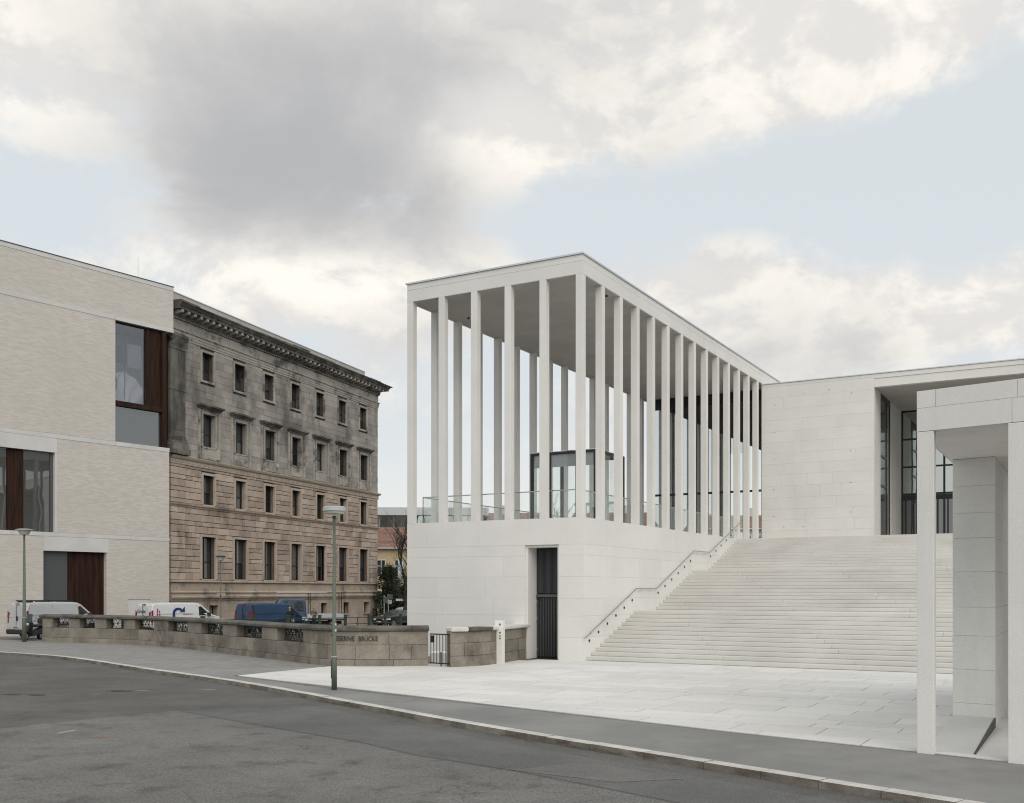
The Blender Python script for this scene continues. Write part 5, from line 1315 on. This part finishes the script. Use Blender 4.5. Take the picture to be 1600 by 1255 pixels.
lean = {'r': ((0, 0, 0), (-.30, -.05, 1.18), (-.26, -.28, 1.12), (-.24, -.35, 1.12)), 'l': relaxed(1)}
hold = {'r': ((0, 0, 0), (-.24, -.02, 1.16), (-.10, -.24, 1.22), (-.05, -.28, 1.26)), 'l': ((0, 0, 0), (.25, -.02, 1.16), (.11, -.24, 1.20), (.06, -.28, 1.24))}
person('person', (-14.35, 66.6, fall(66.6)), R(35), 'person in a dark navy jacket standing at the blue van door', JACKET, lean)
person('person', (-13.65, 71.2, fall(71.2)), R(-25), 'person in a grey shirt standing behind the railing, hands raised to the chest', SHIRT, hold)

# ================================================================== signs at the far corner
def sign(name, x, y, plates, label, h):
    r = empty(name, (x, y, fall(y))); tag(r, label, 'sign')
    MB().tube([(0, 0, 0), (0, 0, h)], .035, 8).build('pole', LAMPCAP, r)
    for (x0, x1, z0, z1, m) in plates: MB().box(x0, x1, -.06, -.036, z0, z1).build('plate', m, r)
    return r
sign('street_name_sign', -9.6, 92, [(-.75, .05, 2.25, 2.45, PLATE)], 'white street name sign on a thin pole behind the dark car', 2.6)
sign('traffic_sign', -11.4, 92, [(-.06, .30, 2.1, 2.6, GREYPAN)], 'traffic sign seen from behind at the house corner', 2.75)
sign('traffic_sign', -11.15, 93, [(-.05, .33, 2.0, 2.35, LAMPCAP), (-.1, .4, 2.45, 2.85, GREYPAN)], 'thin post with two small plates right of the house corner', 2.9)

# ================================================================== trees
def bare_tree(name, x, y, h, label, seed, lean=(0, 0), r0=.2, spread=1.0):
    rd = random.Random(seed); root = empty(name, (x, y, fall(y) - .1)); tag(root, label, 'tree', 'bare winter trees')
    tr = MB(); br = MB(); tw = MB()
    def grow(p, d, ln, r, lev):
        n = 4; pts = [p]; rr = [r]
        for i in range(n):
            d = (d + Vector((rd.uniform(-.16, .16), rd.uniform(-.16, .16), rd.uniform(-.02, .10)))).normalized(); p = p + d * ln / n; pts.append(p); rr.append(r * (1 - .14 * (i + 1)))
        (tr if lev == 0 else br if lev < 3 else tw).tube(pts, rr, 7 if lev < 2 else 4 if lev < 4 else 3, caps=False)
        if lev >= 5: return
        k = (6, 4, 4, 3, 3)[lev]
        for i in range(k):
            t = rd.uniform(.35, 1.0) if lev else rd.uniform(.40, 1.0); q = pts[min(n, int(t * n) + (1 if i == 0 else 0))]
            a = rd.uniform(0, 6.28); e = rd.uniform(.35, .85) * spread
            nd = (d * math.cos(e) + Vector((math.cos(a), math.sin(a), .15)) * math.sin(e)).normalized()
            grow(q, nd, ln * rd.uniform(.5, .72), max(.013, r * rd.uniform(.40, .60)), lev + 1)
    grow(Vector((0, 0, 0)), Vector((lean[0], lean[1], 1)).normalized(), h * .46, r0, 0)
    tr.build('trunk', BARK, root, smooth=True); br.build('limbs', BARK, root); tag(tw.build('crown', BARK, root), kind='stuff')
bare_tree('bare_tree', -9.55, 91.5, 13.0, 'bare winter tree with a dark trunk against the podium edge', 5, (.03, 0), .30, .75)
bare_tree('bare_tree', -10.4, 118, 14.0, 'bare tree seen between the first columns of the gallery', 8, (.05, 0), .2)
bare_tree('bare_tree', 6.6, 118, 15.5, 'bare tree seen through the glass lift on the podium', 12, (0, 0), .22)
bare_tree('bare_tree', -4.2, 124, 14.0, 'bare tree behind the middle front columns', 14, (0, 0), .2)
def evergreen(x, y, h, w, label, seed):
    rd = random.Random(seed); root = empty('evergreen_shrub', (x, y, fall(y) - .1)); tag(root, label, 'shrub')
    MB().tube([(0, 0, 0), (.05, 0, h * .5), (0, .05, h * .85)], [.12, .08, .03], 7).build('trunk', BARK, root)
    lf = MB(); cl = []
    for i in range(74):
        t = rd.random() ** .8; rr = w * (1 - .75 * t) * rd.uniform(.35, 1); a = rd.uniform(0, 6.28); cl.append(Vector((rr * math.cos(a), rr * math.sin(a), h * (.06 + .9 * t))))
    for c in cl:
        s = rd.uniform(.32, .6)
        for k in range(130):
            v = Vector((rd.gauss(0, 1), rd.gauss(0, 1), rd.gauss(0, .8))).normalized() * s * rd.uniform(.5, 1.05); p = c + v
            u = Vector((rd.uniform(-1, 1), rd.uniform(-1, 1), rd.uniform(-.4, 1))).normalized(); w_ = u.cross(Vector((rd.uniform(-1, 1), rd.uniform(-1, 1), .3))).normalized(); L_ = rd.uniform(.14, .30)
            lf.poly([p - w_ * .05, p + u * L_, p + w_ * .05])
    tag(lf.build('crown', LEAF, root), kind='stuff')
evergreen(-11.7, 97.5, 5.6, 1.7, 'dark evergreen shrub at the corner of the sandstone house', 4)
evergreen(-10.2, 99.5, 4.0, 1.3, 'lower dark evergreen shrub left of the bare tree trunk', 6)

# ================================================================== houses beyond
def house(name, x, y, rz, w, dp, eave, ridge, wall, roof, label, wins=(), hip=.0, chimney=()):
    g0 = -1.1; r = empty(name, (x, y, g0), rz); tag(r, label, 'house')
    MB().box(0, w, 0, dp, -.5, eave).build('wall', wall, r)
    rf = MB(); o = .4; rf.v += [(-o, -o, eave), (w + o, -o, eave), (w + o, dp + o, eave), (-o, dp + o, eave), (hip, dp / 2, ridge), (w - hip, dp / 2, ridge)]
    rf.f += [(0, 1, 5, 4), (1, 2, 5), (2, 3, 4, 5), (3, 0, 4), (3, 2, 1, 0)]; rf.m += [0] * 5
    ro = rf.build('roof', roof, r, fix=True)
    sl_ = math.hypot(dp / 2 + o, ridge - eave); n_ = int(sl_ / .33)
    mb = MB()
    for i in range(n_):
        t0, t1 = i / n_, (i + 1) / n_; xa = -o + (hip + o) * t0; 
        ya, yb = -o + (dp / 2 + o) * t0, -o + (dp / 2 + o) * t1; za, zb = eave + (ridge - eave) * t0, eave + (ridge - eave) * t1
        mb.poly([(xa, ya - .03, za + .07), (w - xa, ya - .03, za + .07), (w - xa, yb, zb + .03), (xa, yb, zb + .03)]); mb.poly([(xa, ya - .03, za), (w - xa, ya - .03, za), (w - xa, ya - .03, za + .07), (xa, ya - .03, za + .07)])
    tag(mb.build('tile_courses', roof, ro), kind='stuff')
    box('gutter', -o, w + o, -o - .1, -o + .02, eave - .12, eave + .02, ZINC, ro)
    for i, cx in enumerate(chimney): box('chimney', cx, cx + .8, dp / 2 - .4, dp / 2 + .4, ridge - 1.2, ridge + 1.1, (BEIGE, MODERN)[i % 2], ro)
    for (x0, x1, z0, z1) in wins:
        f = MB(); t = .09
        f.box(x0, x0 + t, -.03, .1, z0, z1); f.box(x1 - t, x1, -.03, .1, z0, z1); f.box(x0 + t, x1 - t, -.03, .1, z0, z0 + t); f.box(x0 + t, x1 - t, -.03, .1, z1 - t, z1); f.box((x0 + x1) / 2 - .04, (x0 + x1) / 2 + .04, -.03, .1, z0 + t, z1 - t)
        f.box(x0 + t, (x0 + x1) / 2 - .04, -.028, .1, z0 + (z1 - z0) * .62, z0 + (z1 - z0) * .62 + .08); f.box((x0 + x1) / 2 + .04, x1 - t, -.028, .1, z0 + (z1 - z0) * .62, z0 + (z1 - z0) * .62 + .08)
        wo_ = f.build('window', VANW, r); MB().box(x0 + t, x1 - t, -.02, -.004, z0 + t, z1 - t).build('pane', WINGL, wo_)
    return r
W_ = [(x, x + 1.05, 5.2, 7.3) for x in (1.2, 3.3, 5.5, 7.7)] + [(x, x + 1.05, 1.6, 3.7) for x in (1.2, 3.3, 5.5, 7.7)]
house('ochre_house', -17.2, 122, R(4), 12.5, 10, 8.7, 11.4, YELLOW, TILE, 'ochre plastered house with red tiled roof behind the evergreen shrubs', W_)
hs = [(-5.0, 150, 11.0, 12.4, 15.2, BEIGE, TILE, 'beige house with red tiled roof glimpsed behind the left front columns', (3.0, 7.4)),
      (8.5, 155, 13.0, 13.2, 15.6, MODERN, TILE, 'grey house with red roof glimpsed behind the glass lift', (2.0, 8.0)),
      (26.0, 150, 14.0, 12.6, 14.8, BEIGE, TILE, 'red-roofed beige house glimpsed between the stair-side columns', (4.0, 9.0))]
for x, y, w, e, rg, wa, rf, lb, ch in hs:
    house('distant_house', x, y, R(-4), w, 9, e, rg, wa, rf, lb, [(a, a + 1.1, e - 2.6, e - .8) for a in (1, 3.2, 5.4, 7.6, 9.6) if a + 1.2 < w], .8, ch)
mo = empty('modern_office', (-21.5, 146, -1.1), R(3)); tag(mo, 'flat-roofed grey office with a glazed top floor above the ochre house', 'building')
box('wall', 0, 18, 0, 10, -.5, 11.6, MODERN, mo); box('top_floor', .5, 17.5, .5, 10, 11.6, 14.3, MODERN, mo); box('flat_roof', -.3, 18.2, -.3, 10.2, 14.3, 15.4, MODERN, mo)
for i in range(8): box('pane', .6 + i * 2.1, 2.6 + i * 2.1, .46, .499, 11.7, 14.25, MIRROR, mo)
